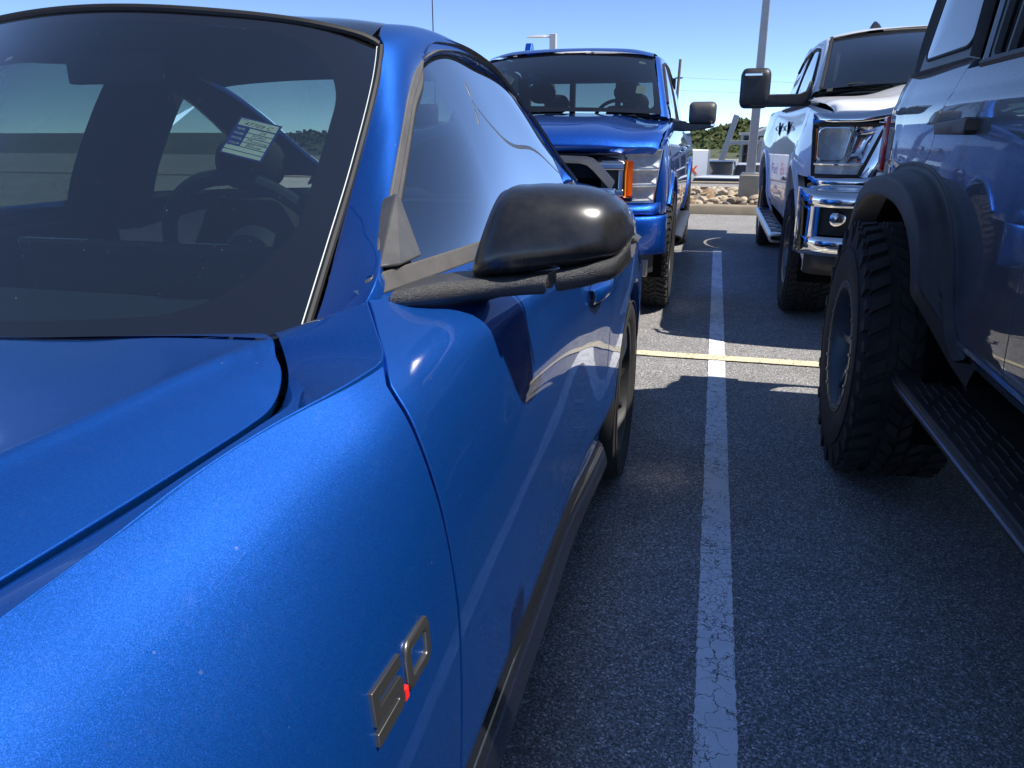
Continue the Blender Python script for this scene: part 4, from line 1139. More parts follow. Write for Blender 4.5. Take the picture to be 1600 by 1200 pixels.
# --- stock label stuck inside the windshield
def on_ws(x, s):
    """point just inside the glass at lateral position x, share s of the way up"""
    i = s * (WS.shape[0] - 1); a = int(i); f = i - a
    row = WS[a] * (1 - f) + WS[min(a + 1, WS.shape[0] - 1)] * f
    o = np.argsort(row[:, 0]); return Vector([np.interp(x, row[o, 0], row[o, k]) for k in range(3)])
LABEL_PTS = [Vector(p) + Vector((-.0005, .006, -.006)) for p in ((-0.8529, 1.2425, 1.2211), (-0.773, 1.2468, 1.2032), (-0.8182, 1.3061, 1.2741))]
TAG = thing('stock_label', 'small blue and white stock label stuck on the coupe windshield, filled in by hand', 'label', (-.82, 1.27, 1.23))
L00 = LABEL_PTS[0]; L10 = LABEL_PTS[1]; L01 = LABEL_PTS[2]
ux = (L10 - L00); uy = (L01 - L00); Wd, Hd = ux.length, uy.length
ux.normalize(); nn = ux.cross(uy).normalized(); uy = nn.cross(ux).normalized()
if nn.y > 0: nn = -nn
def lp(a, b, d=0.0): return L00 + ux * (a * Wd) + uy * (b * Hd) + nn * d
def lquad(name, a0, b0, a1, b1, mat, d, parent):
    return mesh_obj(name, [lp(a0, b0, d), lp(a1, b0, d), lp(a1, b1, d), lp(a0, b1, d)], [(0, 1, 2, 3)], mat, parent, smooth=False)
mb = MB(); mb.prism([lp(0, 0), lp(1, 0), lp(1, 1), lp(0, 1)], -nn * .0005); mb.build('label_sheet', 'label_blue', TAG, smooth=False)
d1, d2 = .0004, .0006
lquad('label_field', .05, .78, .95, .96, 'label_white', d1, TAG)
for k in range(4):
    b = .64 - .125 * k; lquad('label_field', .36, b, .95, b + .105, 'label_white', d1, TAG)
lquad('label_field', .05, .145, .95, .245, 'label_white', d1, TAG); lquad('label_field', .05, .035, .95, .125, 'label_white', d1, TAG)
def ltext(body, a, b, h, mat, shear=0.0, w=None): text_mesh('lettering', body, mat, TAG, lp(a, b, d2), ux, uy, h * Hd, 0.0, shear=shear, width=None if w is None else w * Wd)
ltext('STOCK', .07, .915, .032, 'ink_black'); ltext('47709 C', .16, .80, .095, 'ink_black', .25, .68)
for k, (s_, w_) in enumerate((('YEAR', .2), ('MAKE', .22), ('MODEL', .25), ('COLOR', .25))): ltext(s_, .07, .665 - .125 * k, .055, 'label_white', 0, w_)
for k, (s_, a_, w_) in enumerate((('24', .6, .16), ('FORD', .48, .34), ('Mustang', .42, .5), ('Blue', .46, .36))): ltext(s_, a_, .655 - .125 * k, .075, 'ink_black', .25, w_)
ltext('VIN', .07, .215, .028, 'ink_black')
# ================================================================== SLATE BLUE OFF-ROAD SUV
XB = 1.68
SUV = thing('off_road_suv', 'lifted slate blue off-road suv with black fender flare and knobbly tyre beside the line', 'suv', (XB, 1.6, 0.0))
b_prof = fn1([(.45, .80), (.58, .752), (.64, .735), (.68, .720), (.72, .7135), (.76, .7115), (.80, .711), (.88, .711), (1.05, .711), (1.20, .711), (1.28, .711), (1.32, .712), (1.345, .7155), (1.36, .724), (1.375, .7275), (1.42, .740), (1.47, .762), (1.52, .775)])
b_plan = fn1([(-1.0, .30), (-.85, .12), (-.6, .04), (-.2, .01), (.3, 0), (3.5, 0), (3.72, .006), (3.85, .022), (3.93, .055), (3.98, .12), (4.0, .20)])
def bx(y, z): return b_prof(z) + b_plan(y)
SB = 'slate_blue_paint'; BYR, BYF, BZA, BR = 3.06, .11, .468, .470
yq = fn1([(.4, 2.40), (.8, 2.42), (1.0, 2.60), (1.12, 3.03), (1.18, 2.975), (1.28, 2.919), (1.374, 2.857), (1.46, 2.815), (1.6, 2.80)])
g3 = .003
btop = lambda y: 1.462
blow = lambda y: .645
suv_parts = []
q_ = func_panel('rear_quarter', lambda z: yq(z) + g3 if z > 1.12 else 2.36, lambda z: 3.995, btop, blow, 100, 44, SB, SUV, holes=((BYR, .47, .615),), edges='uv', sx=bx, flip=False)
rd = func_panel('rear_door', lambda z: 1.965, lambda z: yq(z) - g3 if z > 1.12 else min(yq(z) - g3, 2.98), lambda y: 1.432, blow, 60, 44, SB, SUV, holes=((BYR, .47, .635),), sx=bx, flip=False)
fd = func_panel('front_door', lambda z: 1.0, lambda z: 1.959, lambda y: 1.432, blow, 40, 36, SB, SUV, sx=bx, flip=False)
ff = func_panel('front_fender', lambda z: -.98, lambda z: .994, lambda y: 1.30 if y < .8 else 1.30 + (y - .8) * .7, blow, 80, 36, SB, SUV, holes=((BYF, .47, .615),), sx=bx, flip=False)
suv_parts += [q_, rd, fd, ff]
# hood, cowl, nose
def symb(h): return h + [(2 * XB - x, y, z) for x, y, z in reversed(h[:-1])]
panel('hood', patch([symb([(bx(-.8, 1.29) + .01, y, z), (bx(-.8, 1.29) + .05, y, z + .035), (1.1, y, z + .05), (XB, y, z + .06)]) for y, z in ((-.95, 1.20), (-.6, 1.25), (.2, 1.285), (.85, 1.30))], 30, 40), SB, SUV, edges='', flip=True)
panel('front_grille', patch([symb([(bx(-.98, z) + .0, -.95, z), (1.0, -1.02, z), (1.3, -1.04, z), (XB, -1.04, z)]) for z in (1.22, 1.0, .8, .55)], 16, 30), 'black_plastic', SUV, edges='', flip=True)
panel('rear_face', patch([symb([(bx(4.0, z) + .0, 3.995, z), (1.05, 4.02, z), (1.3, 4.03, z), (XB, 4.03, z)]) for z in (1.46, 1.2, .9, .55)], 16, 30), SB, SUV, edges='')
# hard top
def hx(y, z): return .765 + (z - 1.46) * .215 + (b_plan(min(y + .14, 4.0)) * .8 if y > 3.5 else 0)
top = []
for z in np.linspace(1.463, 1.90, 14):
    yr_ = 3.80 - (z - 1.46) * .20; yf_ = 2.825 + (z - 1.46) * .42
    top.append([(hx(y, z), y, z) for y in np.linspace(yf_, yr_, 34)])
HT = np.array(top).transpose(1, 0, 2)
pbr('hardtop_grey', (0.050, 0.052, 0.055), 0.42, bump=0.35, bscale=700, bdist=.0008, dust=.15)
pt = panel('hardtop_side', HT, 'hardtop_grey', SUV, edges='uUvV', flip=False, r=.004, depth=.03)
suv_parts.append(pt)
# flush quarter window with rounded corners, standing just proud of the shell
def quad_pt(s, t):
    a = np.array((2.955, 1.512)); b = np.array((3.60, 1.512)); c = np.array((3.655, 1.845)); d = np.array((3.105, 1.845))
    y, z = (a * (1 - s) + b * s) * (1 - t) + (d * (1 - s) + c * s) * t
    return y, z
def rwin(name, qp, X, off, mat, parent, rad=.12, n=20):
    V = []; F = []
    ol = rrect(0, 0, 1, 1, rad, 6)
    k = len(ol)
    for sc_ in (1.0, .75, .5, .25):
        for a, b in ol:
            y, z = qp(.5 + (a - .5) * sc_, .5 + (b - .5) * sc_); V.append((X(y, z) + off, y, z))
    y, z = qp(.5, .5); V.append((X(y, z) + off, y, z))
    for l in range(3):
        for i in range(k): F.append((l * k + i, (l + 1) * k + i, (l + 1) * k + (i + 1) % k, l * k + (i + 1) % k))
    for i in range(k): F.append((3 * k + i, 4 * k, 3 * k + (i + 1) % k))
    return mesh_obj(name, V, F, mat, parent, uv=[(0.5, 0.5)] * len(V))
suv_parts.append(rwin('quarter_window', quad_pt, hx, -.006, 'tinted_glass', SUV))
V = []
ol = rrect(0, 0, 1, 1, .12, 8)
mb = MB(); mb.tube([(hx(*quad_pt(a, b)) - .003, *quad_pt(a, b)) for a, b in ol + ol[:1]], .007, 6); mb.build('window_gasket', 'dark_rubber', SUV)
# roof
rows = []
for y, z in ((.98, 1.80), (1.15, 1.895), (1.5, 1.925), (2.5, 1.935), (3.4, 1.93), (3.64, 1.915), (3.70, 1.885)):
    z += .035
    rows.append(symb([(hx(2.0, 1.88) - .005, y, z - .035), (hx(2.0, 1.9) + .015, y, z - .008), (1.0, y, z + .012), (XB, y, z + .022)]))
panel('roof', patch(rows, 40, 40), 'hardtop_grey', SUV, edges='', flip=False)
panel('tailgate_window', patch([symb([(hx(3.8, z) + .05, 3.795 - (z - 1.46) * .2, z), (1.1, 3.83 - (z - 1.46) * .2, z), (1.4, 3.84 - (z - 1.46) * .2, z), (XB, 3.84 - (z - 1.46) * .2, z)]) for z in (1.89, 1.6, 1.46)], 10, 20), 'tinted_glass', SUV, edges='')
panel('windshield', patch([symb([(.80 + .1 * t, .80 + .30 * t, 1.33 + .50 * t), (1.1, .76 + .3 * t, 1.33 + .52 * t), (XB, .75 + .3 * t, 1.33 + .53 * t)]) for t in (0, .5, 1)], 10, 20), 'tinted_glass', SUV, edges='', flip=True)
# door windows: frame, small fixed pane, glass
def dwin(y0, y1, z0, z1, lean=.0):
    def q(s, t): return (y0 * (1 - s) + y1 * s + lean * s * t, z0 + (z1 - z0) * t)
    return q
for q, nm, div in ((dwin(1.99, 2.66, 1.445, 1.86, .13), 'rear', True), (dwin(1.05, 1.95, 1.445, 1.86, .0), 'front', False)):
    suv_parts.append(rwin('door_window', q, hx, .004, 'tinted_glass', SUV, rad=.06))
    ol = rrect(0, 0, 1, 1, .06, 4)
    mb = MB(); mb.tube([(hx(*q(a, b)) - .002, *q(a, b)) for a, b in ol + ol[:1]], .016, 6); mb.build('window_frame', 'black_plastic', SUV)
    if div:
        mb = MB(); mb.tube([(hx(*q(.80, t)) - .002, *q(.80, t)) for t in (0, 1)], .017, 6); mb.build('window_divider', 'black_plastic', SUV)
        mb = MB(); mb.tube([(hx(*q(1.12, t)) - .004, *q(1.12, t)) for t in (-.1, 1)], .011, 6); mb.build('pillar_trim', 'satin_silver', SUV)
mb = MB(); mb.sheet(np.array([[(hx(y, z) + .018, y, z) for z in (1.43, 1.65, 1.90)] for y in np.linspace(1.0, 3.6, 10)])); suv_parts.append(mb.build('cabin_side', 'black_plastic', SUV))
mb = MB(); mb.tube([(bx(y, 1.43) + .004, y, 1.438) for y in np.linspace(1.0, 2.68, 20)], .012, 6); mb.build('belt_strip', 'black_plastic', SUV)
# flare
path = [(3.82, .66), (3.79, .84), (3.69, .98), (3.50, 1.065), (3.27, 1.098), (3.04, 1.102), (2.85, 1.085), (2.665, 1.03), (2.53, .94), (2.45, .83), (2.40, .75), (2.34, .69), (2.24, .645)]
pc = curve([(0, a, b) for a, b in path], 70)[:, 1:]
def flare(pc, name):
    rows = []
    for i in range(len(pc)):
        t = pc[min(i + 1, len(pc) - 1)] - pc[max(i - 1, 0)]; t /= np.linalg.norm(t); n = np.array((t[1], -t[0]))
        if n[1] < 0 and pc[i][1] > 1.0: n = -n
        if np.dot(n, pc[i] - np.array((3.03, .55))) < 0: n = -n
        def P(k, x): q = pc[i] + n * k; return (x, q[0], q[1])
        fade = min(1, max(0, (pc[i][1] - .64) / .18)); xo = .600 + .125 * (1 - fade)
        xb = bx(min(max(pc[i][0], 2.0), 3.9), max(.66, min(pc[i][1] + .05, 1.3)))
        rows.append([P(-.085, .72), P(-.083, xo + .03), P(-.0805, xo + .008), P(-.077, xo + .0012), P(-.070, xo), P(-.030, xo + .004), P(-.013, xo + .007), P(-.008, xo + .0105), P(-.0055, xo + .018), P(.0, xo + .045), P(.011, xb - .03), P(.018, xb - .009), P(.025, xb - .0045), P(.040, xb - .004), P(.046, xb + .006)])
    return panel(name, patch(rows, 90, 72), 'flare_black', SUV, edges='', angle=32)
pbr('flare_black', (0.030, 0.031, 0.033), 0.5, bump=0.3, bscale=600, bdist=.001, dust=.12)
flare(pc, 'fender_flare')
pcf = pc.copy(); pcf[:, 0] = pcf[:, 0] - (BYR - BYF) + .05
rows = flare(pcf, 'fender_flare')
# wheel house
an = np.linspace(R(-15), R(195), 40)
for yc in (BYR, BYF):
    mb = MB(); mb.sheet(np.array([[(.66, yc + .60 * math.cos(a), .47 + .60 * math.sin(a)), (1.12, yc + .60 * math.cos(a), .47 + .60 * math.sin(a)), (1.14, yc, .47)] for a in an])); mb.build('wheel_house', 'cavity_black', SUV)
# tail lamp
mb = MB(); 
for z0_, z1_ in ((1.075, 1.315),):
    V = [(.728, 3.93, z0_), (.738, 4.05, z0_), (.90, 4.06, z0_), (.90, 3.95, z0_)]
    mb.hexa(V + [(x + .004, y, z1_) for x, y, _ in V])
tlm = mb.build('tail_lamp', 'red_lens', SUV, bevel=.012)
mb = MB(); mb.box((.735, 3.92, .99), (.86, 4.03, 1.07)); mb.build('tail_lamp_clear', 'label_white', SUV, bevel=.01)
# door handle
ol = [(2.93, 1.268, .004), (2.90, 1.276, .014), (2.62, 1.282, .030), (2.50, 1.288, .034), (2.475, 1.282, .034), (2.478, 1.252, .034), (2.50, 1.240, .034), (2.62, 1.240, .030), (2.90, 1.240, .014), (2.93, 1.246, .004)]
V = [(bx(y, z) + .004, y, z) for y, z, _ in ol] + [(bx(y, z) - o_ * .85, y, z) for y, z, o_ in ol] + [(bx(y, z) - o_, 2.7 + (y - 2.7) * .985, 1.262 + (z - 1.262) * .78) for y, z, o_ in ol]
n_ = len(ol); F = []
for l in range(2):
    for i in range(n_): F.append((l * n_ + i, l * n_ + (i + 1) % n_, (l + 1) * n_ + (i + 1) % n_, (l + 1) * n_ + i))
for i in range(4): F.append((2 * n_ + i, 2 * n_ + i + 1, 2 * n_ + n_ - 2 - i, 2 * n_ + n_ - 1 - i))
dh_ = mesh_obj('door_handle', V, F, 'black_plastic', SUV, bevel=.004); dh_.parent = rd
# body-side strip and sill
mb = MB(); mb.tube([(bx(y, .68) - .006, y, .688) for y in np.linspace(1.0, 2.44, 20)], .010, 6); mb.build('door_moulding', SB, SUV)
mb = MB(); mb.box((.90, .75, .44), (1.0, 2.45, .66)); mb.build('sill', 'black_plastic', SUV, bevel=.02)
mb = MB(); mb.box((.95, -.9, .42), (2 * XB - .95, 3.9, .62)); mb.build('underbody', 'cavity_black', SUV)
mb = MB(); mb.box((.86, -.9, .60), (2 * XB - .86, 3.9, 1.40)); mb.build('inner_shell', 'cavity_black', SUV)
# running board with raised grip dashes
zt_ = .522
ol = [(.885, 2.66), (.72, 2.700), (.640, 2.685), (.605, 2.60), (.600, 2.50), (.640, .75), (.655, .66), (.70, .60), (.885, .60)]
mb = MB(); mb.prism([(x, y, zt_ - .045) for x, y in ol][::-1], (0, 0, .045)); rb = mb.build('running_board', 'black_plastic', SUV, bevel=.008, seg=3)
mb = MB()
for r_, x_ in enumerate((.648, .675, .702, .729, .756)):
    k = 0; y = .85 + .05 * r_
    while y < 2.45:
        sk_ = (.012 if k % 2 else 0); xx = x_ + .012 - (y - .75) / 1.75 * .035 + sk_ * .5
        mb.box((xx, y, zt_ - .002), (xx + .006, y + .085, zt_ + .004)); y += .10; k += 1
gd = mb.build('grip_dashes', 'black_plastic', SUV, bevel=.002); gd.parent = rb
mb = MB(); mb.tube([(x - .0015, y, zt_ - .022) for x, y in ((.604, 2.58), (.6005, 2.50), (.6405, .75))], .006, 6); eb = mb.build('board_edge', 'satin_silver', SUV); eb.parent = rb
for y in (2.3, 1.6, .9):
    mb = MB(); mb.box((.72, y, .44), (.95, y + .05, .475)); b_ = mb.build('board_bracket', 'black_plastic', SUV); b_.parent = rb
# wheels: deep rim, bolted bead ring, mud tyre
bw = wheel(SUV, (.535, BYR, BZA), BR, .325, .235, 'mud', 6, 'rim_black', mirror=-1, bolts=24, seed=4, lip_mat='rim_grey_dark') if False else None
pbr('bead_grey', (0.12, 0.115, 0.11), 0.45, metal=0.6, dust=.3)
pbr('rim_teal_grey', (0.10, 0.13, 0.155), 0.35, metal=0.5, dust=.1)
bw = wheel(SUV, (.514, BYR, BZA), BR, .345, .235, 'mud', 6, 'rim_teal_grey', mirror=-1, bolts=24, seed=4, ring_mat='bead_grey')
dup_tree(bw, SUV, Vector((.545, BYF, BZA)) - Vector(SUV.location))
for y in (BYR, BYF):
    w2 = dup_tree(bw, SUV, Vector((2 * XB - .535, y, BZA)) - Vector(SUV.location)); w2.scale = (1, 1, 1)
for o in suv_parts:
    me = o.data.copy(); n = o.copy(); n.data = me; COL.objects.link(n)
    for v in me.vertices: v.co.x = -v.co.x
    me.flip_normals(); n.parent = o.parent
# far mirror is out of sight; near mirror stands ahead of the frame and shows in reflections
mb = MB(); mb.box((.42, 1.02, 1.42), (.66, 1.12, 1.60)); mb.box((.62, 1.05, 1.43), (.78, 1.12, 1.47)); mb.build('door_mirror', 'black_plastic', SUV, bevel=.03, seg=3)
# ================================================================== PICKUPS (noses towards the camera)
def mirror_head(t, name, h0, h1, z0, z1, y, dep, mat, e=3.2, lean=.10, seg=26):
    hc, hh, zc, zh = (h0 + h1) / 2, (h1 - h0) / 2, (z0 + z1) / 2, (z1 - z0) / 2
    rows = []
    for xi in np.concatenate([np.linspace(-1, -.86, 6), np.linspace(-.8, .8, 14), np.linspace(.86, 1, 6)]):
        k = max(.0, 1 - abs(xi) ** 5) ** .2; zk = (1 - abs(xi) ** 9 * .35)
        r = []
        for a in np.linspace(R(90), R(270), seg):
            c, s_ = math.cos(a), math.sin(a)
            zz = zh * zk * (1 if s_ > 0 else -1) * abs(s_) ** (2 / e)
            r.append((hc + hh * xi, y - dep * max(.05, k) * abs(c) ** (2 / e) + lean * zz, zc + zz))
        rows.append(r)
    for side in (1, -1):
        f = (t.s * side < 0)
        panel(name, t.pts(rows, side), mat, t.o, flip=not f, edges='')
        mb = MB(); a, b = sorted((t.X(h0 + .012, side), t.X(h1 - .012, side))); mb.box((a, y - .012, z0 + .012), (b, y - .004, z1 - .012)); mb.build('mirror_glass', 'chrome', t.o)
class Truck:
    """half-body tables in (h, y, z): h is the distance from the centre line; s is +1 when the aisle side is +X"""
    def __init__(t, name, label, xc, s, y0): t.xc, t.s, t.o = xc, s, thing(name, label, 'pickup truck', (xc, y0, 0.0))
    def X(t, h, side=1): return t.xc + t.s * side * h
    def pts(t, P, side=1):
        P = np.array(P, float).copy(); P[..., 0] = t.xc + t.s * side * P[..., 0]; return P
    def half(t, name, ctrl, nu, nv, mat, parent=None, flip=False, both=True, **k):
        """ctrl rows in half coordinates; normals point out when flip suits the aisle side with s = +1"""
        P0 = patch(ctrl, nu, nv); first = None
        for side in ((1, -1) if both else (1,)):
            f = flip if t.s * side > 0 else not flip
            o = panel(name, t.pts(P0, side), mat, parent or t.o, flip=f, **k)
            first = first or o
        return first
    def full(t, name, ctrl, nu, nv, mat, flip=False, **k):
        rows = [list(r) + [(-h, y, z) for h, y, z in list(r)[:-1][::-1]] for r in ctrl]
        f = flip if t.s > 0 else not flip
        return panel(name, t.pts(patch(rows, nu, nv)), mat, t.o, flip=f, **k)
    def side(t, name, yf, yr, zt, zb, ny, nz, mat, hw, holes=(), both=True, **k):
        first = None
        for side in ((1, -1) if both else (1,)):
            o = func_panel(name, yf, yr, zt, zb, ny, nz, mat, t.o, holes=holes, sx=lambda y, z: t.xc + t.s * side * hw(y, z), flip=(t.s * side > 0), **k)
            first = first or o
        return first
    def box(t, name, lo, hi, mat, parent=None, both=True, bevel=.01, seg=2):
        first = None
        for side in ((1, -1) if both else (1,)):
            a, b = sorted((t.X(lo[0], side), t.X(hi[0], side)))
            mb = MB(); mb.box((a, lo[1], lo[2]), (b, hi[1], hi[2])); o = mb.build(name, mat, parent or t.o, bevel=bevel, seg=seg); first = first or o
        return first
    def tube(t, name, pts, r, mat, parent=None, both=True, n=8):
        first = None
        for side in ((1, -1) if both else (1,)):
            mb = MB(); mb.tube([tuple(p) for p in t.pts(pts, side)], r, n); o = mb.build(name, mat, parent or t.o); first = first or o
        return first
    def prism(t, name, pts, d, mat, parent=None, both=True, bevel=0.0, smooth=True):
        first = None
        for side in ((1, -1) if both else (1,)):
            mb = MB(); mb.prism([tuple(p) for p in t.pts(pts, side)], (t.s * side * d[0], d[1], d[2])); o = mb.build(name, mat, parent or t.o, bevel=bevel, smooth=smooth); first = first or o
        return first
    def flare(t, yc, zc, r, hw, out, mat, both=True, w=.05, a0=-12, a1=192, name='fender_flare'):
        rows = []
        for a in np.linspace(R(a0), R(a1), 50):
            c, s_ = math.cos(a), math.sin(a)
            def P(k, h): return (h, yc + (r + k) * c, zc + (r + k) * s_)
            hb = hw(yc + r * c, max(.45, zc + r * s_))
            rows.append([P(0, hb - .05), P(-.004, hb + out * .6), P(0, hb + out), P(w * .5, hb + out), P(w * .9, hb + out * .6), P(w, hb - .004)])
        return t.half(name, rows, 60, 18, mat, both=both, edges='', flip=True)
    def liner(t, yc, zc, r, h0):
        for side in (1, -1):
            mb = MB(); mb.sheet(t.pts([[(h0, yc + r * math.cos(a), zc + r * math.sin(a)), (h0 - .42, yc + r * math.cos(a), zc + r * math.sin(a)), (h0 - .44, yc, zc)] for a in np.linspace(R(-15), R(195), 36)], side))
            mb.build('wheel_house', 'cavity_black', t.o)
    def wheels(t, h, yf, yr, zc, Rt, W, Rr, kind, spokes, mat, **k):
        w = wheel(t.o, (t.X(h), yf, zc), Rt, W, Rr, kind, spokes, mat, mirror=t.s, **k)
        for y, side in ((yr, 1), (yf, -1), (yr, -1)):
            w2 = dup_tree(w, t.o, Vector((t.X(h, side), y, zc)) - Vector(t.o.location)); w2.scale = (t.s * side, 1, 1)
        return w
def lamp_mat(name, rib=70.0, base=(0.8, 0.8, 0.82)):
    m, nt, out = newmat(name); g = NT(nt); co = g.co()
    wv = g.n('ShaderNodeTexWave'); g.l(co, wv.inputs['Vector']); wv.inputs['Scale'].default_value = rib; wv.bands_direction = 'X'; wv.inputs['Distortion'].default_value = 0.4
    f = g.noise(co, 22.0, 3, .6)
    col = g.mix(g.ramp(f, [(.35, 0.0), (.65, 1.0)]), tuple(c * .75 for c in base), base)
    g.bsdf(out, **{'Base Color': col, 'Metallic': 0.15, 'Roughness': 0.2, 'Normal': g.bump(wv.outputs['Fac'], .7, .004)})
lamp_mat('fluted_reflector', 55.0, (.92, .92, .93)); lamp_mat('fine_reflector', 90.0, (.85, .88, .92))

# ------------------------------------------------------------------ blue pickup behind the coupe
FT = Truck('pickup_truck', 'bright blue pickup truck with black mirrors parked nose to tail behind the coupe', -1.27, 1, 7.4)
TB = 'truck_blue_paint'
fp = fn1([(.40, .93), (.52, .965), (.60, .978), (.75, .988), (.90, .990), (1.02, .980), (1.12, .962), (1.22, .940), (1.32, .905), (1.40, .87)])
fpl = fn1([(4.80, -.40), (4.95, -.14), (5.10, -.045), (5.35, -.008), (5.8, 0), (11.0, 0)])
def fh(y, z): return fp(z) + fpl(y)
AYF, AYR, AZ = 5.82, 9.35, .425
FT.side('front_fender', lambda z: 5.06, lambda z: 6.58, lambda y: 1.14 + .15 * max(0, min(1, (y - 5.0) / 1.4)), lambda y: .50 if y > 6 else .74, 80, 34, TB, fh, holes=((AYF, AZ + .02, .505),))
fdoor = FT.side('front_door', lambda z: 6.586, lambda z: 7.68, lambda y: 1.335, lambda y: .50, 20, 30, TB, fh)
rdoor = FT.side('rear_door', lambda z: 7.686, lambda z: 8.62, lambda y: 1.335, lambda y: .50, 20, 30, TB, fh)
FT.side('bed_side', lambda z: 8.64, lambda z: 10.55, lambda y: 1.34, lambda y: .55, 60, 30, TB, fh, holes=((AYR, AZ + .02, .505),))
FT.flare(AYF, AZ + .02, .50, fh, .014, TB, w=.03, a0=-10, a1=140); FT.flare(AYR, AZ + .02, .50, fh, .014, TB, w=.03, a0=-10, a1=180)
FT.liner(AYF, AZ, .50, .97); FT.liner(AYR, AZ, .50, .97)
# hood with raised centre and bright leading edge
hr = []
for y, ze, zc, he in ((4.90, 1.158, 1.178, .925), (4.94, 1.185, 1.215, .93), (5.02, 1.215, 1.250, .935), (5.2, 1.245, 1.295, .937), (5.6, 1.275, 1.335, .938), (6.1, 1.305, 1.365, .930), (6.42, 1.325, 1.378, .92)):
    dy = -.10 if y < 5.1 else -.04
    hr.append([(he, y + .10 if y < 5.1 else y, ze - .012), (he - .03, y + .08 if y < 5.1 else y, ze), (.74, y, ze + (zc - ze) * .25), (.64, y + dy * .3, ze + (zc - ze) * .55), (.52, y + dy * .5, zc - .004), (.3, y + dy * .8, zc), (0, y + dy, zc + .004)])
FT.full('hood', hr, 44, 60, TB, edges='u', r=.012, depth=.04, flip=False)
FT.half('fender_edge', [[(.925, 5.0 + .04, 1.135), (.936, 5.1, 1.15), (.935, 5.2, 1.18), (.95, 5.2, 1.16)], [(.935, 5.6, 1.255), (.942, 5.6, 1.252), (.95, 5.6, 1.24), (.958, 5.6, 1.20)], [(.925, 6.42, 1.318), (.935, 6.42, 1.312), (.94, 6.45, 1.295), (.944, 6.5, 1.27)]], 20, 10, TB, edges='', flip=True)
# headlamp: housing, fluted reflectors, bars, amber marker, clear lens
def fl(u, v):
    """lens surface: u 0..1 inner to outer, v 0..1 bottom to top"""
    hb = .70 + (.915 - .70) * u; ht = .545 + (.955 - .545) * u
    h = hb * (1 - v) + ht * v; z = .828 + (1.142 - .828) * v
    y = 4.915 + .015 * u + .15 * max(0, u - .45) ** 1.5 + .02 * v
    return (h, y, z)
FT.half('headlamp_housing', [[(fl(u, v)[0], fl(u, v)[1] + .085, fl(u, v)[2]) for v in (0, .33, .66, 1)] for u in (0, .33, .66, 1)], 10, 10, 'cavity_black', edges='')
for k, (v0, v1) in enumerate(((.03, .30), (.34, .61), (.65, .97))):
    FT.half('headlamp_reflector', [[(fl(u, v)[0], fl(u, v)[1] + .02 + .045 * (1 - (2 * (v - v0) / (v1 - v0) - 1) ** 2), fl(u, v)[2]) for v in np.linspace(v0, v1, 5)] for u in (.42, .6, .8, .98)], 14, 10, 'fluted_reflector', edges='')
    FT.half('headlamp_reflector', [[(fl(u, v)[0], fl(u, v)[1] + .02 + .04 * (1 - (2 * (v - v0) / (v1 - v0) - 1) ** 2), fl(u, v)[2]) for v in np.linspace(max(v0, .65), max(v1, .97), 5)] for u in (.02, .2, .4)], 10, 10, 'fine_reflector', edges='') if k == 2 else None
for v in (.0, .32, .63, 1.0):
    FT.tube('headlamp_bar', [(fl(u, v)[0], fl(u, v)[1] + .012, fl(u, v)[2]) for u in np.linspace(.38 if 0 < v < 1 else .0, 1, 12)], .008, 'lamp_reflector')
FT.tube('headlamp_bar', [(fl(1, v)[0], fl(1, v)[1] + .01, fl(1, v)[2]) for v in np.linspace(0, 1, 8)], .008, 'lamp_reflector')
FT.half('headlamp_lens', [[fl(u, v) for v in (0, .33, .66, 1)] for u in (0, .25, .5, .75, 1)], 24, 16, 'lens_glass', edges='', flip=True)
FT.half('amber_marker', [[(.738 + .015 * a, 4.885 + .02 * a * a, z) for z in (.868, .89, .98, 1.06, 1.078)] for a in (0, .5, 1)], 8, 12, 'amber_lens', edges='uUvV', r=.006, depth=.03, flip=True)
# grille: dark cavity, bars, satin bracket that hooks round the lamp
FT.full('grille_back', [[(.74, 5.0, z), (.4, 4.97, z), (.2, 4.96, z), (0, 4.95, z)] for z in (1.16, .95, .74)], 8, 20, 'cavity_black', edges='', flip=True)
def gh_(h): return 4.865 - .03 * (1 - (h / .75) ** 2)
for z, hh in ((1.125, .018), (1.09, .018), (.87, .016), (.83, .016), (.79, .016)):
    FT.full('grille_slat', [[(.70, gh_(.7) + .02, z), (.4, gh_(.4) + .02, z), (.2, gh_(.2) + .02, z), (0, gh_(0) + .02, z)], [(.70, gh_(.7), z - hh * .5), (.4, gh_(.4), z - hh * .5), (.2, gh_(.2), z - hh * .5), (0, gh_(0), z - hh * .5)], [(.70, gh_(.7) + .02, z - hh), (.4, gh_(.4) + .02, z - hh), (.2, gh_(.2) + .02, z - hh), (0, gh_(0) + .02, z - hh)]], 6, 24, 'black_satin', edges='', flip=True)
def bar(name, za, zb_, ha, hb_, mat, y=-.02, th=.03):
    FT.full(name, [[(ha, gh_(ha) + y + .03, za + .01), (ha * .6, gh_(ha * .6) + y + .03, za + .01), (ha * .3, gh_(ha * .3) + y + .03, za + .01), (0, gh_(0) + y + .03, za + .01)]] + [[(h_, gh_(h_) + y, z) for h_ in (ha, ha * .6, ha * .3, 0)] for z in (za, (za + zb_) / 2, zb_)] + [[(ha, gh_(ha) + y + .03, zb_ - .01), (ha * .6, gh_(ha * .6) + y + .03, zb_ - .01), (ha * .3, gh_(ha * .3) + y + .03, zb_ - .01), (0, gh_(0) + y + .03, zb_ - .01)]], 12, 30, mat, edges='vV', r=.004, depth=.03, flip=True)
bar('grille_bar', 1.065, 1.030, .735, 0, 'satin_grey'.replace('satin_grey', 'satin_silver'))
bar('grille_bar', .905, .875, .735, 0, 'satin_silver')
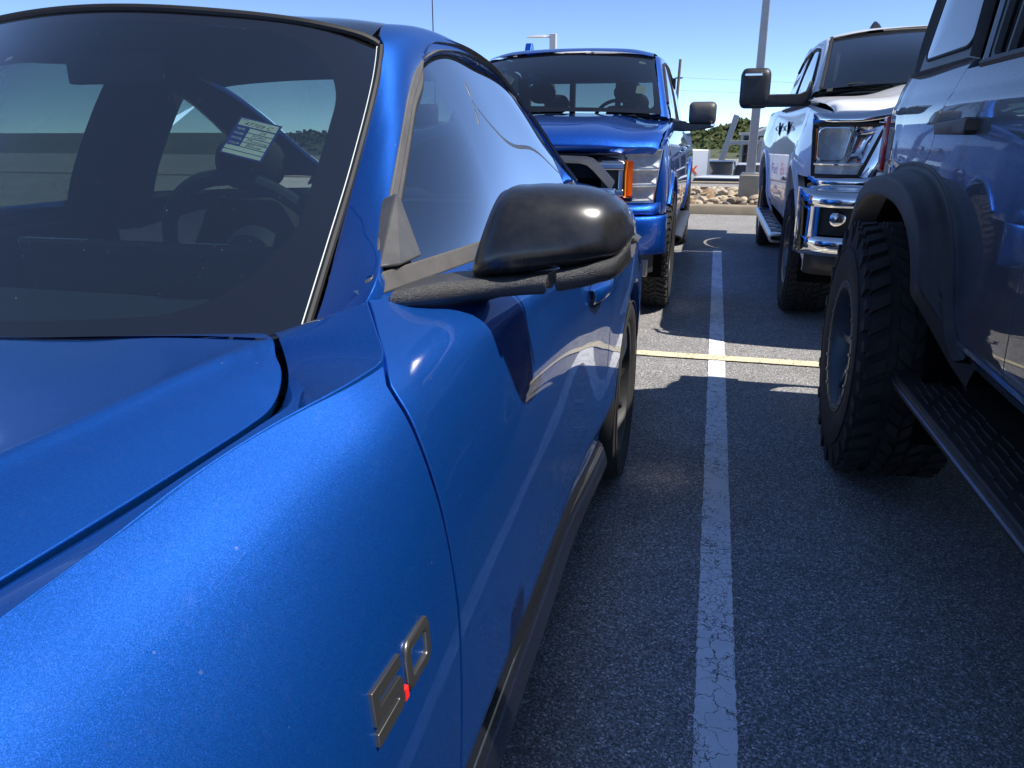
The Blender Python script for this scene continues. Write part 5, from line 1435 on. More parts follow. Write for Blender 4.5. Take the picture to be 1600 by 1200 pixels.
FT.prism('lamp_bracket', [(.735, 4.865, .87), (.735, 4.865, 1.075), (.700, 4.862, 1.085), (.60, 4.86, 1.085), (.60, 4.86, 1.06), (.69, 4.862, 1.06), (.705, 4.863, 1.04), (.705, 4.863, .89), (.69, 4.862, .87)][::-1], (0, .05, 0), 'satin_silver', bevel=.006)
FT.prism('bracket_insert', [(.60, 4.875, .885), (.70, 4.878, .885), (.70, 4.878, 1.045), (.60, 4.875, 1.045)], (0, .04, 0), 'black_plastic', bevel=.006)
# bumper in body colour with a dark slot and fog lamp recess
FT.full('bumper', [[(.955, 5.10, z - .0), (.93, 4.98 + y, z), (.80, 4.90 + y, z), (.5, 4.86 + y, z), (.25, 4.85 + y, z), (0, 4.85 + y, z)] for z, y in ((.822, .05), (.80, -.005), (.77, -.02), (.755, -.005))], 10, 50, TB, edges='', flip=True)
FT.full('bumper', [[(1.0, 5.12, z), (.985, 5.0 + y, z), (.87, 4.90 + y, z), (.55, 4.84 + y, z), (.25, 4.83 + y, z), (0, 4.83 + y, z)] for z, y in ((.748, .03), (.742, 0), (.72, -.012), (.62, -.012), (.53, .02), (.50, .06))], 20, 60, TB, edges='', flip=True)
FT.full('bumper_slot', [[(.95, 5.1, z), (.9, 4.99, z), (.6, 4.92, z), (.3, 4.9, z), (0, 4.9, z)] for z in (.77, .73)], 4, 30, 'cavity_black', edges='', flip=True)
FT.prism('fog_lamp_recess', [(.66, 4.845, .60), (.79, 4.866, .60), (.80, 4.866, .70), (.74, 4.85, .712), (.65, 4.843, .70)], (0, -.012, 0), 'black_plastic', bevel=.006)
FT.box('fog_lamp', (.69, 4.83, .63), (.77, 4.85, .68), 'lamp_reflector', bevel=.01)
FT.full('lower_valance', [[(.93, 5.05, z), (.8, 4.93, z), (.4, 4.89, z), (0, 4.88, z)] for z in (.52, .44, .38)], 6, 30, 'black_plastic', edges='', flip=True)
FT.box('tow_plate', (.86, 4.97, .36), (.90, 5.05, .47), 'satin_silver', bevel=.004)
# greenhouse
wsr = [[(.845, 6.32, 1.372), (.6, 6.24, 1.385), (.3, 6.19, 1.392), (0, 6.17, 1.394)], [(.785, 6.65, 1.60), (.58, 6.56, 1.625), (.3, 6.50, 1.64), (0, 6.48, 1.644)], [(.722, 7.00, 1.822), (.54, 6.93, 1.848), (.28, 6.88, 1.862), (0, 6.86, 1.866)]]
Wp = patch([list(r) + [(-h, y, z) for h, y, z in r[:-1][::-1]] for r in wsr], 20, 30)
panel('windshield', FT.pts(Wp).transpose(1, 0, 2), 'truck_windshield_glass', FT.o, edges='', flip=True)
FT.half('roof_pillar', [[(.84, 6.33, 1.36), (.875, 6.36, 1.355), (.905, 6.48, 1.33)], [(.785, 6.655, 1.605), (.815, 6.69, 1.60), (.835, 6.80, 1.565)], [(.725, 7.0, 1.825), (.755, 7.06, 1.82), (.775, 7.18, 1.785)], [(.70, 7.3, 1.87), (.745, 7.4, 1.86), (.76, 7.5, 1.815)], [(.70, 8.0, 1.885), (.745, 8.0, 1.87), (.76, 8.0, 1.82)], [(.70, 8.4, 1.87), (.745, 8.4, 1.855), (.77, 8.42, 1.79)], [(.74, 8.62, 1.62), (.80, 8.62, 1.60), (.84, 8.6, 1.56)], [(.82, 8.62, 1.36), (.87, 8.62, 1.35), (.9, 8.6, 1.34)]], 60, 10, TB, edges='', flip=True)
FT.full('roof', [[(.71, 6.985, 1.838), (.54, 6.92, 1.864), (.28, 6.87, 1.878), (0, 6.855, 1.882)], [(.70, 7.1, 1.868), (.54, 7.05, 1.90), (.28, 7.02, 1.915), (0, 7.0, 1.918)], [(.70, 7.4, 1.888), (.54, 7.4, 1.918), (.28, 7.4, 1.930), (0, 7.4, 1.932)], [(.70, 8.0, 1.888), (.54, 8.0, 1.92), (.28, 8.0, 1.932), (0, 8.0, 1.934)], [(.70, 8.45, 1.86), (.54, 8.5, 1.885), (.28, 8.5, 1.895), (0, 8.5, 1.895)]], 40, 40, TB, edges='', flip=True)
for k, (y0_, y1_) in enumerate(((6.62, 7.66), (7.72, 8.52))):
    rows = []
    for y in np.linspace(y0_, y1_, 10):
        zt_ = np.interp(y, [6.45, 7.15, 7.4, 8.0, 8.4, 8.6], [1.36, 1.775, 1.81, 1.815, 1.785, 1.60]); ht = np.interp(y, [6.45, 7.2, 8.4, 8.6], [.895, .775, .77, .84])
        rows.append([(.905, y, 1.33), ((.905 + ht) / 2 + .01, y, (1.33 + zt_) / 2), (ht, y, zt_)])
    FT.half('door_window', rows, 16, 8, 'tinted_glass', edges='', flip=False)
    FT.tube('window_frame', [r[2] for r in rows], .014, 'dark_rubber', n=6)
FT.tube('window_frame', [(.91, 6.5, 1.338), (.912, 7.6, 1.338), (.91, 8.55, 1.338)], .014, 'dark_rubber', n=6)
FT.tube('window_frame', [(.905, 7.69, 1.33), (.84, 7.69, 1.58), (.77, 7.69, 1.81)], .02, 'dark_rubber', n=6)
# back of the cab with three panes
for h0_, h1_ in ((-.70, -.26), (-.22, .22), (.26, .70)):
    V = [(h0_, 8.58, 1.42), (h1_, 8.58, 1.42), (h1_ * (.97 if h1_ > .5 else 1), 8.50, 1.72), (h0_ * (.97 if h0_ < -.5 else 1), 8.50, 1.72)]
    mesh_obj('rear_pane', FT.pts([V])[0], [(0, 1, 2, 3)], 'clear_glass', FT.o, smooth=False)
FT.full('cab_back', [[(.82, 8.6, z), (.5, 8.6, z), (0, 8.6, z)] for z in (1.42, 1.0, .6)], 6, 10, TB, edges='')
FT.full('cab_back_header', [[(.72, 8.49, z), (.5, 8.50, z), (0, 8.50, z)] for z in (1.88, 1.72)], 4, 10, TB, edges='')
for h_ in (-.24, .24, -.76, .76): FT.box('rear_pillar', (h_ - .025 if abs(h_) < .5 else h_ - .06, 8.50, 1.40), (h_ + .025 if abs(h_) < .5 else h_ + .06, 8.59, 1.76), 'interior_dark', both=False, bevel=0)
FT.full('dashboard', [[(.80, 6.40, 1.33), (.4, 6.3, 1.345), (0, 6.27, 1.35)], [(.80, 6.75, 1.33), (.4, 6.75, 1.345), (0, 6.75, 1.35)], [(.80, 6.85, 1.10), (.4, 6.85, 1.1), (0, 6.85, 1.1)]], 10, 14, 'interior_dark', edges='', flip=True)
for h_ in (.42, -.42):
    x_ = FT.X(h_); seat(FT.o, x_, 7.45, .72, 'seat_fabric', w=.56, back=.66)
    seat(FT.o, x_, 8.25, .75, 'seat_fabric', w=.60, back=.55)
mb = MB(); c = Vector((FT.X(.42), 6.95, 1.32)); mb.tube([c + Vector((math.cos(a) * .19, math.sin(a) * .06, math.sin(a) * .18)) for a in np.linspace(0, 2 * math.pi, 33)], .016, 8, caps=False); mb.build('steering_wheel', 'interior_dark', FT.o)
mb = MB(); mb.box((FT.X(-.13), 6.98, 1.74), (FT.X(.13), 7.0, 1.80)); mb.build('rear_view_mirror', 'interior_dark', FT.o, bevel=.01)
FT.full('headliner', [[(.68, 7.0, 1.81), (.3, 7.0, 1.84), (0, 7.0, 1.845)], [(.68, 8.45, 1.82), (.3, 8.45, 1.85), (0, 8.45, 1.85)]], 4, 8, 'headliner', edges='')
FT.full('cabin_floor', [[(.9, 6.5, .70), (0, 6.5, .70)], [(.9, 8.6, .70), (0, 8.6, .70)]], 3, 6, 'cavity_black', edges='')
# cowl grille, wipers, stickers, antenna fin, marker lines
FT.full('cowl_grille', [[(.85, 6.34, 1.352), (.5, 6.25, 1.364), (0, 6.2, 1.37)], [(.86, 6.42, 1.332), (.5, 6.36, 1.362), (0, 6.34, 1.372)]], 4, 30, 'grey_plastic', edges='', flip=True)
for h0_, h1_ in ((-.1, .62), (-.72, -.1)):
    a = np.array(((h0_ + .1, 6.22, 1.415), (h0_ + .35, 6.26, 1.418), (h1_, 6.305, 1.392)))
    mb = MB(); mb.tube([tuple(p) for p in FT.pts([[(-h, y, z) for h, y, z in a]])[0]] if False else [tuple(p) for p in FT.pts(a)], [.012, .009, .005], 6); mb.build('wiper', 'dark_rubber', FT.o)
def ws_pt(h, t): 
    a = np.array([np.interp(h, [0, .3, .6, .845], [r[3][i] if False else [r[3][i], r[2][i], r[1][i], r[0][i]][0] for r in wsr][:1] * 4) for i in range(3)])
    return a
def ws_quad(name, h0_, h1_, t0, t1, mat):
    def q(h, t):
        lo = [np.interp(h, [0, .3, .6, .845], [wsr[0][3][i], wsr[0][2][i], wsr[0][1][i], wsr[0][0][i]]) for i in (1, 2)]
        hi = [np.interp(h, [0, .28, .54, .722], [wsr[2][3][i], wsr[2][2][i], wsr[2][1][i], wsr[2][0][i]]) for i in (1, 2)]
        return (h, lo[0] * (1 - t) + hi[0] * t + .008, lo[1] * (1 - t) + hi[1] * t - .012)
    return mesh_obj(name, FT.pts([[q(h0_, t0), q(h1_, t0), q(h1_, t1), q(h0_, t1)]])[0], [(0, 1, 2, 3)], mat, FT.o, smooth=False)
ws_quad('price_sticker', .62, .69, .36, .50, 'label_white'); ws_quad('inspection_sticker', .60, .655, .90, .945, 'label_white')
fin = [(.0, 7.96, 1.91), (.0, 8.26, 1.91), (.0, 8.23, 2.02), (.0, 8.18, 2.085), (.0, 8.13, 2.085), (0, 8.05, 1.98)]
mb = MB(); mb.prism([(FT.X(-.62) - .035, y, z) for _, y, z in fin], (.07, 0, 0)); mb.build('antenna_fin', TB, FT.o, bevel=.012, seg=3)
# mirror: head and arm
mirror_head(FT, 'door_mirror', 1.042, 1.252, 1.298, 1.470, 6.56, .115, 'grey_plastic')
FT.prism('mirror_arm', [(.90, 6.47, 1.255), (1.0, 6.46, 1.248), (1.10, 6.455, 1.252), (1.24, 6.47, 1.278), (1.25, 6.48, 1.31), (1.04, 6.455, 1.312), (1.02, 6.46, 1.325), (.90, 6.5, 1.33)], (0, .10, 0), 'black_satin', bevel=.012)
FT.box('mirror_lamp', (1.215, 6.445, 1.286), (1.247, 6.47, 1.306), 'lamp_reflector', bevel=.004)
for y, d_ in ((7.55, fdoor), (8.50, rdoor)):
    FT.half('door_handle', [[(fh(y, 1.1) - .01 + k, yy, 1.095 + dz) for dz, k in ((.018, 0), (.016, .035), (0, .045), (-.016, .035), (-.018, 0))] for yy in (y - .20, y - .17, y - .05, y - .01)], 12, 12, TB, parent=d_, edges='', both=False)
# steps and underside
FT.half('running_board', [[(h_, y, z) for h_, z in ((.93, .44), (1.03, .445), (1.055, .43), (1.045, .38), (.95, .37))] for y in (6.45, 6.5, 8.5, 8.55)], 14, 14, 'black_plastic', edges='uU', flip=True)
FT.box('frame', (.3, 5.1, .40), (.5, 10.3, .58), 'cavity_black'); FT.box('inner_front', (.0, 5.06, .45), (.72, 6.4, 1.10), 'cavity_black', both=True); FT.box('inner_cab', (.0, 6.5, .5), (.90, 10.4, .69), 'cavity_black')
FT.wheels(1.005, AYF, AYR, AZ, .425, .29, .235, 'all', 6, 'rim_black', seed=7)

# ------------------------------------------------------------------ white heavy pickup behind the suv
RM = Truck('heavy_pickup', 'white heavy pickup truck with chrome bumper and big black tow mirrors behind the suv', 1.575, -1, 7.4)
WP = 'white_paint'
rp = fn1([(.42, .92), (.50, .965), (.60, .995), (.75, 1.005), (.95, 1.010), (1.10, 1.005), (1.22, .988), (1.32, .968), (1.42, .945), (1.52, .90)])
rpl = fn1([(4.8, -.30), (5.0, -.045), (5.2, -.012), (5.4, .012), (5.85, .035), (6.3, .012), (6.6, 0), (9.0, 0), (9.4, .02), (11, 0)])
def rh(y, z): return rp(z) + rpl(y) * min(1, max(.2, (1.35 - z) / .25))
BYA, BYB, BZ = 5.90, 9.45, .435
RM.side('front_fender', lambda z: 5.04, lambda z: 6.56, lambda y: 1.36 + .07 * max(0, min(1, (y - 5.0) / 1.2)), lambda y: .52 if y > 6 else .98, 80, 36, WP, rh, holes=((BYA, BZ + .06, .535),))
rfd = RM.side('front_door', lambda z: 6.566, lambda z: 7.70, lambda y: 1.44, lambda y: .52, 20, 30, WP, rh)
rrd = RM.side('rear_door', lambda z: 7.706, lambda z: 8.68, lambda y: 1.44, lambda y: .52, 20, 30, WP, rh)
RM.side('bed_side', lambda z: 8.70, lambda z: 10.7, lambda y: 1.46, lambda y: .58, 60, 30, WP, rh, holes=((BYB, BZ + .06, .535),))
RM.flare(BYA, BZ + .06, .53, rh, .020, WP, w=.04); RM.flare(BYB, BZ + .06, .53, rh, .020, WP, w=.04)
RM.liner(BYA, BZ, .53, .99); RM.liner(BYB, BZ, .53, .99)
hr = []
for y, ze, zc in ((4.93, 1.345, 1.40), (4.97, 1.375, 1.445), (5.10, 1.405, 1.500), (5.4, 1.428, 1.532), (5.8, 1.45, 1.55), (6.2, 1.468, 1.56), (6.30, 1.475, 1.562)):
    hr.append([(.955 if y > 5.05 else .93, y + .08 if y < 5.05 else y, ze - .012), (.925, y + .07 if y < 5.05 else y, ze + .006), (.80, y + .02, ze + .018), (.66, y, ze + .020), (.58, y, ze + .030), (.46, y - .02, zc - .03), (.34, y - .03, zc), (.18, y - .04, zc + .004), (0, y - .04, zc + .004)])
RM.full('hood', hr, 40, 64, WP, edges='u', r=.012, depth=.03)
for k in range(3): RM.box('hood_badge', (.895, 5.98 + k * .06, 1.452 - k * .004), (.905, 6.02 + k * .06, 1.470), 'black_plastic', bevel=.002)
def vent(h0_, y0_): pass
# lamp: reflector bowls, projector panes, lower turn lamp, clear lens
def rl(u, v):
    hb = .775 + (1.015 - .775) * u; ht = .665 + (1.035 - .665) * u
    h = hb * (1 - v) + ht * v
    return (h, 4.885 + .03 * u + .16 * max(0, u - .5) ** 1.6, 1.005 + (1.288 - 1.005) * v)
RM.half('headlamp_housing', [[(rl(u, v)[0], rl(u, v)[1] + .08, rl(u, v)[2]) for v in (0, .33, .66, 1)] for u in (0, .33, .66, 1)], 10, 10, 'cavity_black', edges='')
def bowl(name, u0, u1, v0, v1, mat, d=.05, sh=.015):
    RM.half(name, [[(rl(u, v)[0], rl(u, v)[1] + sh + d * (1 - (2 * (u - u0) / (u1 - u0) - 1) ** 4) * (1 - (2 * (v - v0) / (v1 - v0) - 1) ** 4), rl(u, v)[2]) for v in np.linspace(v0, v1, 7)] for u in np.linspace(u0, u1, 7)], 16, 16, mat, edges='')
bowl('headlamp_reflector', .42, .93, .26, .95, 'fine_reflector', .05)
bowl('headlamp_reflector', .03, .40, .26, .95, 'lamp_reflector', .06)
bowl('turn_lamp', .05, .95, .03, .20, 'fluted_reflector', .02, .005)
RM.half('amber_marker', [[(rl(u, v)[0], rl(u, v)[1] + .012, rl(u, v)[2]) for v in (.30, .5, .75, .92)] for u in (.945, .975, .995)], 6, 8, 'amber_lens', edges='', flip=True)
RM.tube('lamp_divider', [(rl(u, .23)[0], rl(u, .23)[1] + .008, rl(u, .23)[2]) for u in np.linspace(0, 1, 10)], .009, 'chrome')
ol = [(a, b) for a, b in rrect(.44, .29, .92, .93, .10, 5)]
RM.tube('projector_ring', [(rl(a, b)[0], rl(a, b)[1] + .012, rl(a, b)[2]) for a, b in ol + ol[:1]], .005, 'lamp_reflector', n=6)
ol = [(0, 0), (1, 0), (1, 1), (0, 1), (0, 0)]
fp_ = []
for (a, b), (c_, d_) in zip(ol[:-1], ol[1:]): fp_ += [rl(a + (c_ - a) * k / 8, b + (d_ - b) * k / 8) for k in range(8)]
RM.tube('headlamp_seal', [(h, y + .004, z) for h, y, z in fp_ + fp_[:1]], .010, 'dark_rubber', n=6)
RM.half('headlamp_lens', [[rl(u, v) for v in (0, .33, .66, 1)] for u in (0, .25, .5, .75, 1)], 20, 14, 'lens_glass', edges='', flip=True)
# chrome brow between hood and lamp, chrome grille shell, bumper
RM.full('chrome_brow', [[(1.035, 5.06, z), (.98, 4.95 + y, z), (.80, 4.90 + y, z), (.66, 4.89 + y, z + .02), (.54, 4.875 + y, z + .05), (.3, 4.86 + y, z + .07), (0, 4.855 + y, z + .07)] for z, y in ((1.352, .03), (1.335, -.004), (1.305, -.012), (1.292, .006))], 10, 60, 'chrome', edges='', flip=True)
RM.full('grille_back', [[(.66, 4.95, z), (.3, 4.92, z), (0, 4.92, z)] for z in (1.34, 1.15, .96)], 6, 20, 'cavity_black', edges='', flip=True)
for z in (1.28, 1.22, 1.16, 1.10, 1.04):
    RM.full('grille_slat', [[(.60, 4.90 + k, zz), (.3, 4.875 + k, zz), (0, 4.87 + k, zz)] for zz, k in ((z + .014, .02), (z, 0), (z - .014, .02))], 6, 20, 'chrome', edges='', flip=True)
RM.half('grille_shell', [[(.80, 4.905, .985), (.75, 4.885, .985), (.66, 4.875, .99)], [(.775, 4.905, 1.06), (.71, 4.877, 1.06), (.62, 4.87, 1.06)], [(.735, 4.905, 1.18), (.66, 4.874, 1.18), (.59, 4.87, 1.18)], [(.70, 4.905, 1.30), (.64, 4.87, 1.30), (.58, 4.868, 1.30)]], 14, 10, 'chrome', edges='', flip=False)
RM.full('chrome_lower_trim', [[(1.03, 5.04, z), (.97, 4.93 + y, z), (.80, 4.875 + y, z), (.4, 4.85 + y, z), (0, 4.845 + y, z)] for z, y in ((1.000, .02), (.99, -.004), (.955, -.008), (.925, .02))], 8, 50, 'chrome', edges='', flip=True)
RM.full('bumper_gap', [[(1.0, 5.06, z), (.9, 4.96, z), (.4, 4.92, z), (0, 4.92, z)] for z in (.96, .86)], 4, 20, 'cavity_black', edges='', flip=True)
bp_ = [[(1.065, 5.14, z), (1.05, 4.98 + y, z), (.94, 4.86 + y, z), (.6, 4.79 + y, z), (.3, 4.775 + y, z), (0, 4.77 + y, z)] for z, y in ((.930, .08), (.922, .015), (.90, -.01), (.845, -.016), (.832, -.01))]
RM.full('chrome_bumper', bp_, 14, 70, 'chrome', edges='', flip=True)
RM.full('chrome_bumper', [[(1.06, 5.14, z), (1.045, 4.98 + y, z), (.94, 4.865 + y, z), (.6, 4.795 + y, z), (.3, 4.78 + y, z), (0, 4.775 + y, z)] for z, y in ((.66, .0), (.63, -.012), (.57, .0), (.545, .03))], 12, 70, 'chrome', edges='', flip=True)
RM.half('chrome_bumper_end', [[(1.062, 5.14, z), (1.048, 4.98, z), (.995, 4.90, z), (.96, 4.882, z)] for z in (.835, .75, .655)], 8, 16, 'chrome', edges='', flip=True)
RM.half('fog_lamp_bezel', [[(1.02, 4.94, .83), (.8, 4.868, .835), (.52, 4.83, .835)], [(1.01, 4.935, .74), (.8, 4.87, .74), (.55, 4.835, .74)], [(.96, 4.91, .67), (.8, 4.875, .665), (.6, 4.84, .665)]], 12, 16, 'black_plastic', edges='', flip=True)
for side in (1,):
    for sd in (1, -1):
        mb = MB(); mb.lathe([(0, -.012), (.03, -.010), (.045, 0), (.05, .02)], (RM.X(.86, sd), 4.862, .765), 'Y', 24); mb.build('fog_lamp', 'lamp_reflector', RM.o)
RM.full('lower_valance', [[(1.0, 5.06, z), (.96, 4.96 + y, z), (.8, 4.90 + y, z), (.4, 4.86 + y, z), (0, 4.86 + y, z)] for z, y in ((.56, 0), (.48, -.01), (.42, .03))], 8, 40, 'black_plastic', edges='', flip=True)
RM.box('tow_hook', (.62, 4.80, .50), (.66, 4.90, .55), 'satin_silver')
# greenhouse
wsr2 = [[(.885, 6.14, 1.530), (.6, 6.05, 1.552), (.3, 6.0, 1.562), (0, 5.98, 1.565)], [(.82, 6.52, 1.735), (.58, 6.43, 1.765), (.3, 6.37, 1.782), (0, 6.35, 1.786)], [(.765, 6.90, 1.922), (.55, 6.83, 1.950), (.28, 6.78, 1.965), (0, 6.76, 1.970)]]
Wp = patch([list(r) + [(-h, y, z) for h, y, z in r[:-1][::-1]] for r in wsr2], 20, 30)
panel('windshield', RM.pts(Wp).transpose(1, 0, 2), 'truck_windshield_glass', RM.o, edges='', flip=False)
RM.half('roof_pillar', [[(.90, 6.16, 1.52), (.925, 6.19, 1.515), (.945, 6.32, 1.46)], [(.835, 6.53, 1.735), (.86, 6.57, 1.73), (.875, 6.70, 1.68)], [(.78, 6.90, 1.925), (.805, 6.96, 1.92), (.82, 7.08, 1.87)], [(.75, 7.2, 1.965), (.79, 7.3, 1.955), (.81, 7.4, 1.90)], [(.75, 8.0, 1.98), (.79, 8.0, 1.965), (.81, 8.0, 1.91)], [(.75, 8.5, 1.965), (.79, 8.5, 1.95), (.82, 8.5, 1.88)], [(.80, 8.68, 1.70), (.85, 8.68, 1.69), (.88, 8.66, 1.66)], [(.88, 8.68, 1.47), (.92, 8.68, 1.46), (.94, 8.66, 1.45)]], 60, 10, WP, edges='', flip=True)
RM.full('roof', [[(.76, 6.885, 1.938), (.55, 6.815, 1.968), (.28, 6.765, 1.983), (0, 6.745, 1.988)], [(.75, 7.05, 1.962), (.55, 7.0, 1.998), (.28, 6.98, 2.012), (0, 6.97, 2.015)], [(.75, 8.0, 1.982), (.55, 8.0, 2.015), (.28, 8.0, 2.03), (0, 8.0, 2.032)], [(.75, 8.55, 1.95), (.55, 8.6, 1.975), (.28, 8.6, 1.985), (0, 8.6, 1.985)]], 40, 40, WP, edges='', flip=True)
RM.tube('pillar_seal', [(.892, 6.135, 1.535), (.828, 6.515, 1.742), (.772, 6.89, 1.93)], .012, 'dark_rubber', n=6)
for k, (y0_, y1_) in enumerate(((6.60, 7.68), (7.74, 8.58))):
    rows = []
    for y in np.linspace(y0_, y1_, 10):
        zt_ = np.interp(y, [6.35, 7.1, 7.4, 8.0, 8.5, 8.7], [1.47, 1.865, 1.90, 1.905, 1.875, 1.66]); ht = np.interp(y, [6.35, 7.1, 8.5, 8.7], [.945, .815, .81, .88])
        rows.append([(.945, y, 1.435), ((.945 + ht) / 2 + .01, y, (1.435 + zt_) / 2), (ht, y, zt_)])
    RM.half('door_window', rows, 16, 8, 'tinted_glass', edges='', flip=False)
    RM.tube('window_frame', [r[2] for r in rows], .016, 'dark_rubber', n=6)
RM.tube('window_frame', [(.95, 6.4, 1.442), (.95, 7.6, 1.442), (.95, 8.6, 1.442)], .014, 'dark_rubber', n=6)
RM.tube('window_frame', [(.945, 7.71, 1.435), (.88, 7.71, 1.67), (.81, 7.71, 1.905)], .02, 'dark_rubber', n=6)
RM.full('cab_back', [[(.85, 8.66, z), (.5, 8.66, z), (0, 8.66, z)] for z in (1.52, 1.0, .6)], 6, 10, WP, edges='')
RM.full('rear_window', [[(.74, 8.62, z), (.5, 8.62, z), (0, 8.62, z)] for z in (1.96, 1.52)], 4, 10, 'gloss_black_paint', edges='', flip=True)
RM.full('dashboard', [[(.84, 6.2, 1.48), (.4, 6.1, 1.495), (0, 6.08, 1.50)], [(.84, 6.6, 1.47), (.4, 6.6, 1.485), (0, 6.6, 1.49)], [(.84, 6.7, 1.2), (.4, 6.7, 1.2), (0, 6.7, 1.2)]], 10, 14, 'interior_dark', edges='', flip=True)
for h_ in (.44, -.44): seat(RM.o, RM.X(h_), 7.40, .85, 'seat_grey', w=.56, back=.66); seat(RM.o, RM.X(h_), 8.25, .85, 'seat_grey', w=.6, back=.55)
RM.full('headliner', [[(.72, 6.95, 1.91), (.3, 6.95, 1.94), (0, 6.95, 1.945)], [(.72, 8.55, 1.92), (.3, 8.55, 1.95), (0, 8.55, 1.95)]], 4, 8, 'headliner', edges='')
RM.half('pillar_trim', [[(.84, 6.25, 1.52), (.80, 6.30, 1.50)], [(.78, 6.6, 1.72), (.73, 6.64, 1.71)], [(.73, 6.92, 1.89), (.68, 6.96, 1.885)]], 10, 4, 'headliner', edges='')
RM.tube('grab_handle', [(.80, 6.45, 1.60), (.765, 6.49, 1.62), (.755, 6.58, 1.68), (.78, 6.62, 1.70)], .012, 'headliner', n=6)
RM.full('cowl_grille', [[(.90, 6.16, 1.512), (.5, 6.06, 1.535), (0, 6.0, 1.545)], [(.90, 6.30, 1.475), (.5, 6.26, 1.535), (0, 6.24, 1.555)]], 4, 30, 'black_plastic', edges='', flip=True)
mb = MB(); mb.tube([tuple(p) for p in RM.pts([(.1, 6.03, 1.575), (.3, 6.08, 1.59), (.72, 6.10, 1.56)])], [.012, .010, .006], 6); mb.build('wiper', 'dark_rubber', RM.o)
fin = [(7.22, 1.995), (7.42, 2.005), (7.42, 2.03), (7.40, 2.085), (7.36, 2.10), (7.32, 2.075), (7.26, 2.03)]
mb = MB(); k_ = len(fin); wd_ = [max(.012, .065 * (2.11 - z) / .115) for _, z in fin]
mb.add([(RM.X(.40) - w_, y, z) for (y, z), w_ in zip(fin, wd_)] + [(RM.X(.40) + w_, y, z) for (y, z), w_ in zip(fin, wd_)], [tuple(reversed(range(k_))), tuple(range(k_, 2 * k_))] + [(i, (i + 1) % k_, k_ + (i + 1) % k_, k_ + i) for i in range(k_)])
mb.build('antenna_fin', 'black_satin', RM.o, bevel=.01, seg=3)
# tow mirror, arm, turn repeater
mirror_head(RM, 'tow_mirror', 1.222, 1.436, 1.410, 1.690, 6.35, .115, 'black_plastic', e=4.0, lean=.05)
RM.prism('mirror_arm', [(.93, 6.30, 1.425), (1.0, 6.26, 1.42), (1.24, 6.25, 1.418), (1.36, 6.245, 1.42), (1.36, 6.245, 1.475), (1.24, 6.25, 1.505), (1.02, 6.26, 1.508), (.97, 6.28, 1.53), (.945, 6.32, 1.60), (.93, 6.34, 1.60)], (0, .09, 0), 'black_plastic', bevel=.012)
RM.box('mirror_repeater', (1.29, 6.218, 1.628), (1.412, 6.24, 1.650), 'lamp_reflector', bevel=.005)
for y, d_ in ((7.55, rfd), (8.55, rrd)):
    RM.half('door_handle', [[(rh(y, 1.27) - .01 + k, yy, 1.275 + dz) for dz, k in ((.022, 0), (.02, .035), (0, .05), (-.02, .035), (-.022, 0))] for yy in (y - .24, y - .19, y - .06, y - .01)], 12, 12, 'black_plastic', parent=d_, edges='', both=False)
    RM.half('handle_cup', [[(rh(y, 1.25) + .003, yy, z) for z in (1.33, 1.24, 1.20)] for yy in (y - .25, y - .12, y)], 6, 6, 'cavity_black', parent=d_, edges='', both=False)
rbp = RM.half('side_step', [[(h_, y, z) for h_, z in ((.96, .455), (1.085, .46), (1.11, .445), (1.10, .40), (.98, .39))] for y in (6.62, 6.70, 8.9, 8.98)], 14, 14, 'satin_silver', edges='uU', flip=True)
for k in range(7):
    RM.box('step_tread', (.985, 6.75 + k * .31, .459), (1.08, 6.98 + k * .31, .466), 'black_plastic', parent=rbp, both=False, bevel=.003)
RM.box('rear_splash_flap', (.90, 9.95, .25), (1.02, 9.97, .62), 'black_plastic'); RM.box('door_badge', (1.003, 7.0, .86), (1.008, 7.10, .89), 'black_plastic', bevel=.001)
RM.box('frame', (.3, 5.1, .42), (.5, 10.4, .60), 'cavity_black'); RM.box('inner_front', (.0, 5.06, .5), (.68, 6.4, 1.34), 'cavity_black'); RM.box('inner_cab', (.0, 6.5, .52), (.93, 10.4, .80), 'cavity_black')
RM.wheels(1.035, BYA, BYB, BZ, .435, .30, .235, 'all', 8, 'rim_grey', seed=9)
# ================================================================== BACKGROUND
pbr('box_white', (0.80, 0.80, 0.80), 0.4, var=0.03)
pbr('letter_orange', (0.85, 0.12, 0.01), 0.5)
pbr('letter_purple', (0.10, 0.03, 0.25), 0.5)
pbr('steel_grey', (0.38, 0.40, 0.42), 0.45, metal=0.3)
pbr('roof_sheet', (0.42, 0.45, 0.46), 0.5, metal=0.2)
pbr('facade_dark', (0.06, 0.07, 0.085), 0.35, var=0.2)
glass('facade_glass', (0.10, 0.13, 0.16), dust=0.0)
for i, c in enumerate([(0.75, 0.75, 0.75), (0.05, 0.06, 0.08), (0.35, 0.36, 0.38), (0.10, 0.16, 0.30), (0.70, 0.70, 0.68), (0.30, 0.05, 0.05)]):
    pbr('far_paint_%d' % i, c, 0.3, coat=0.8)
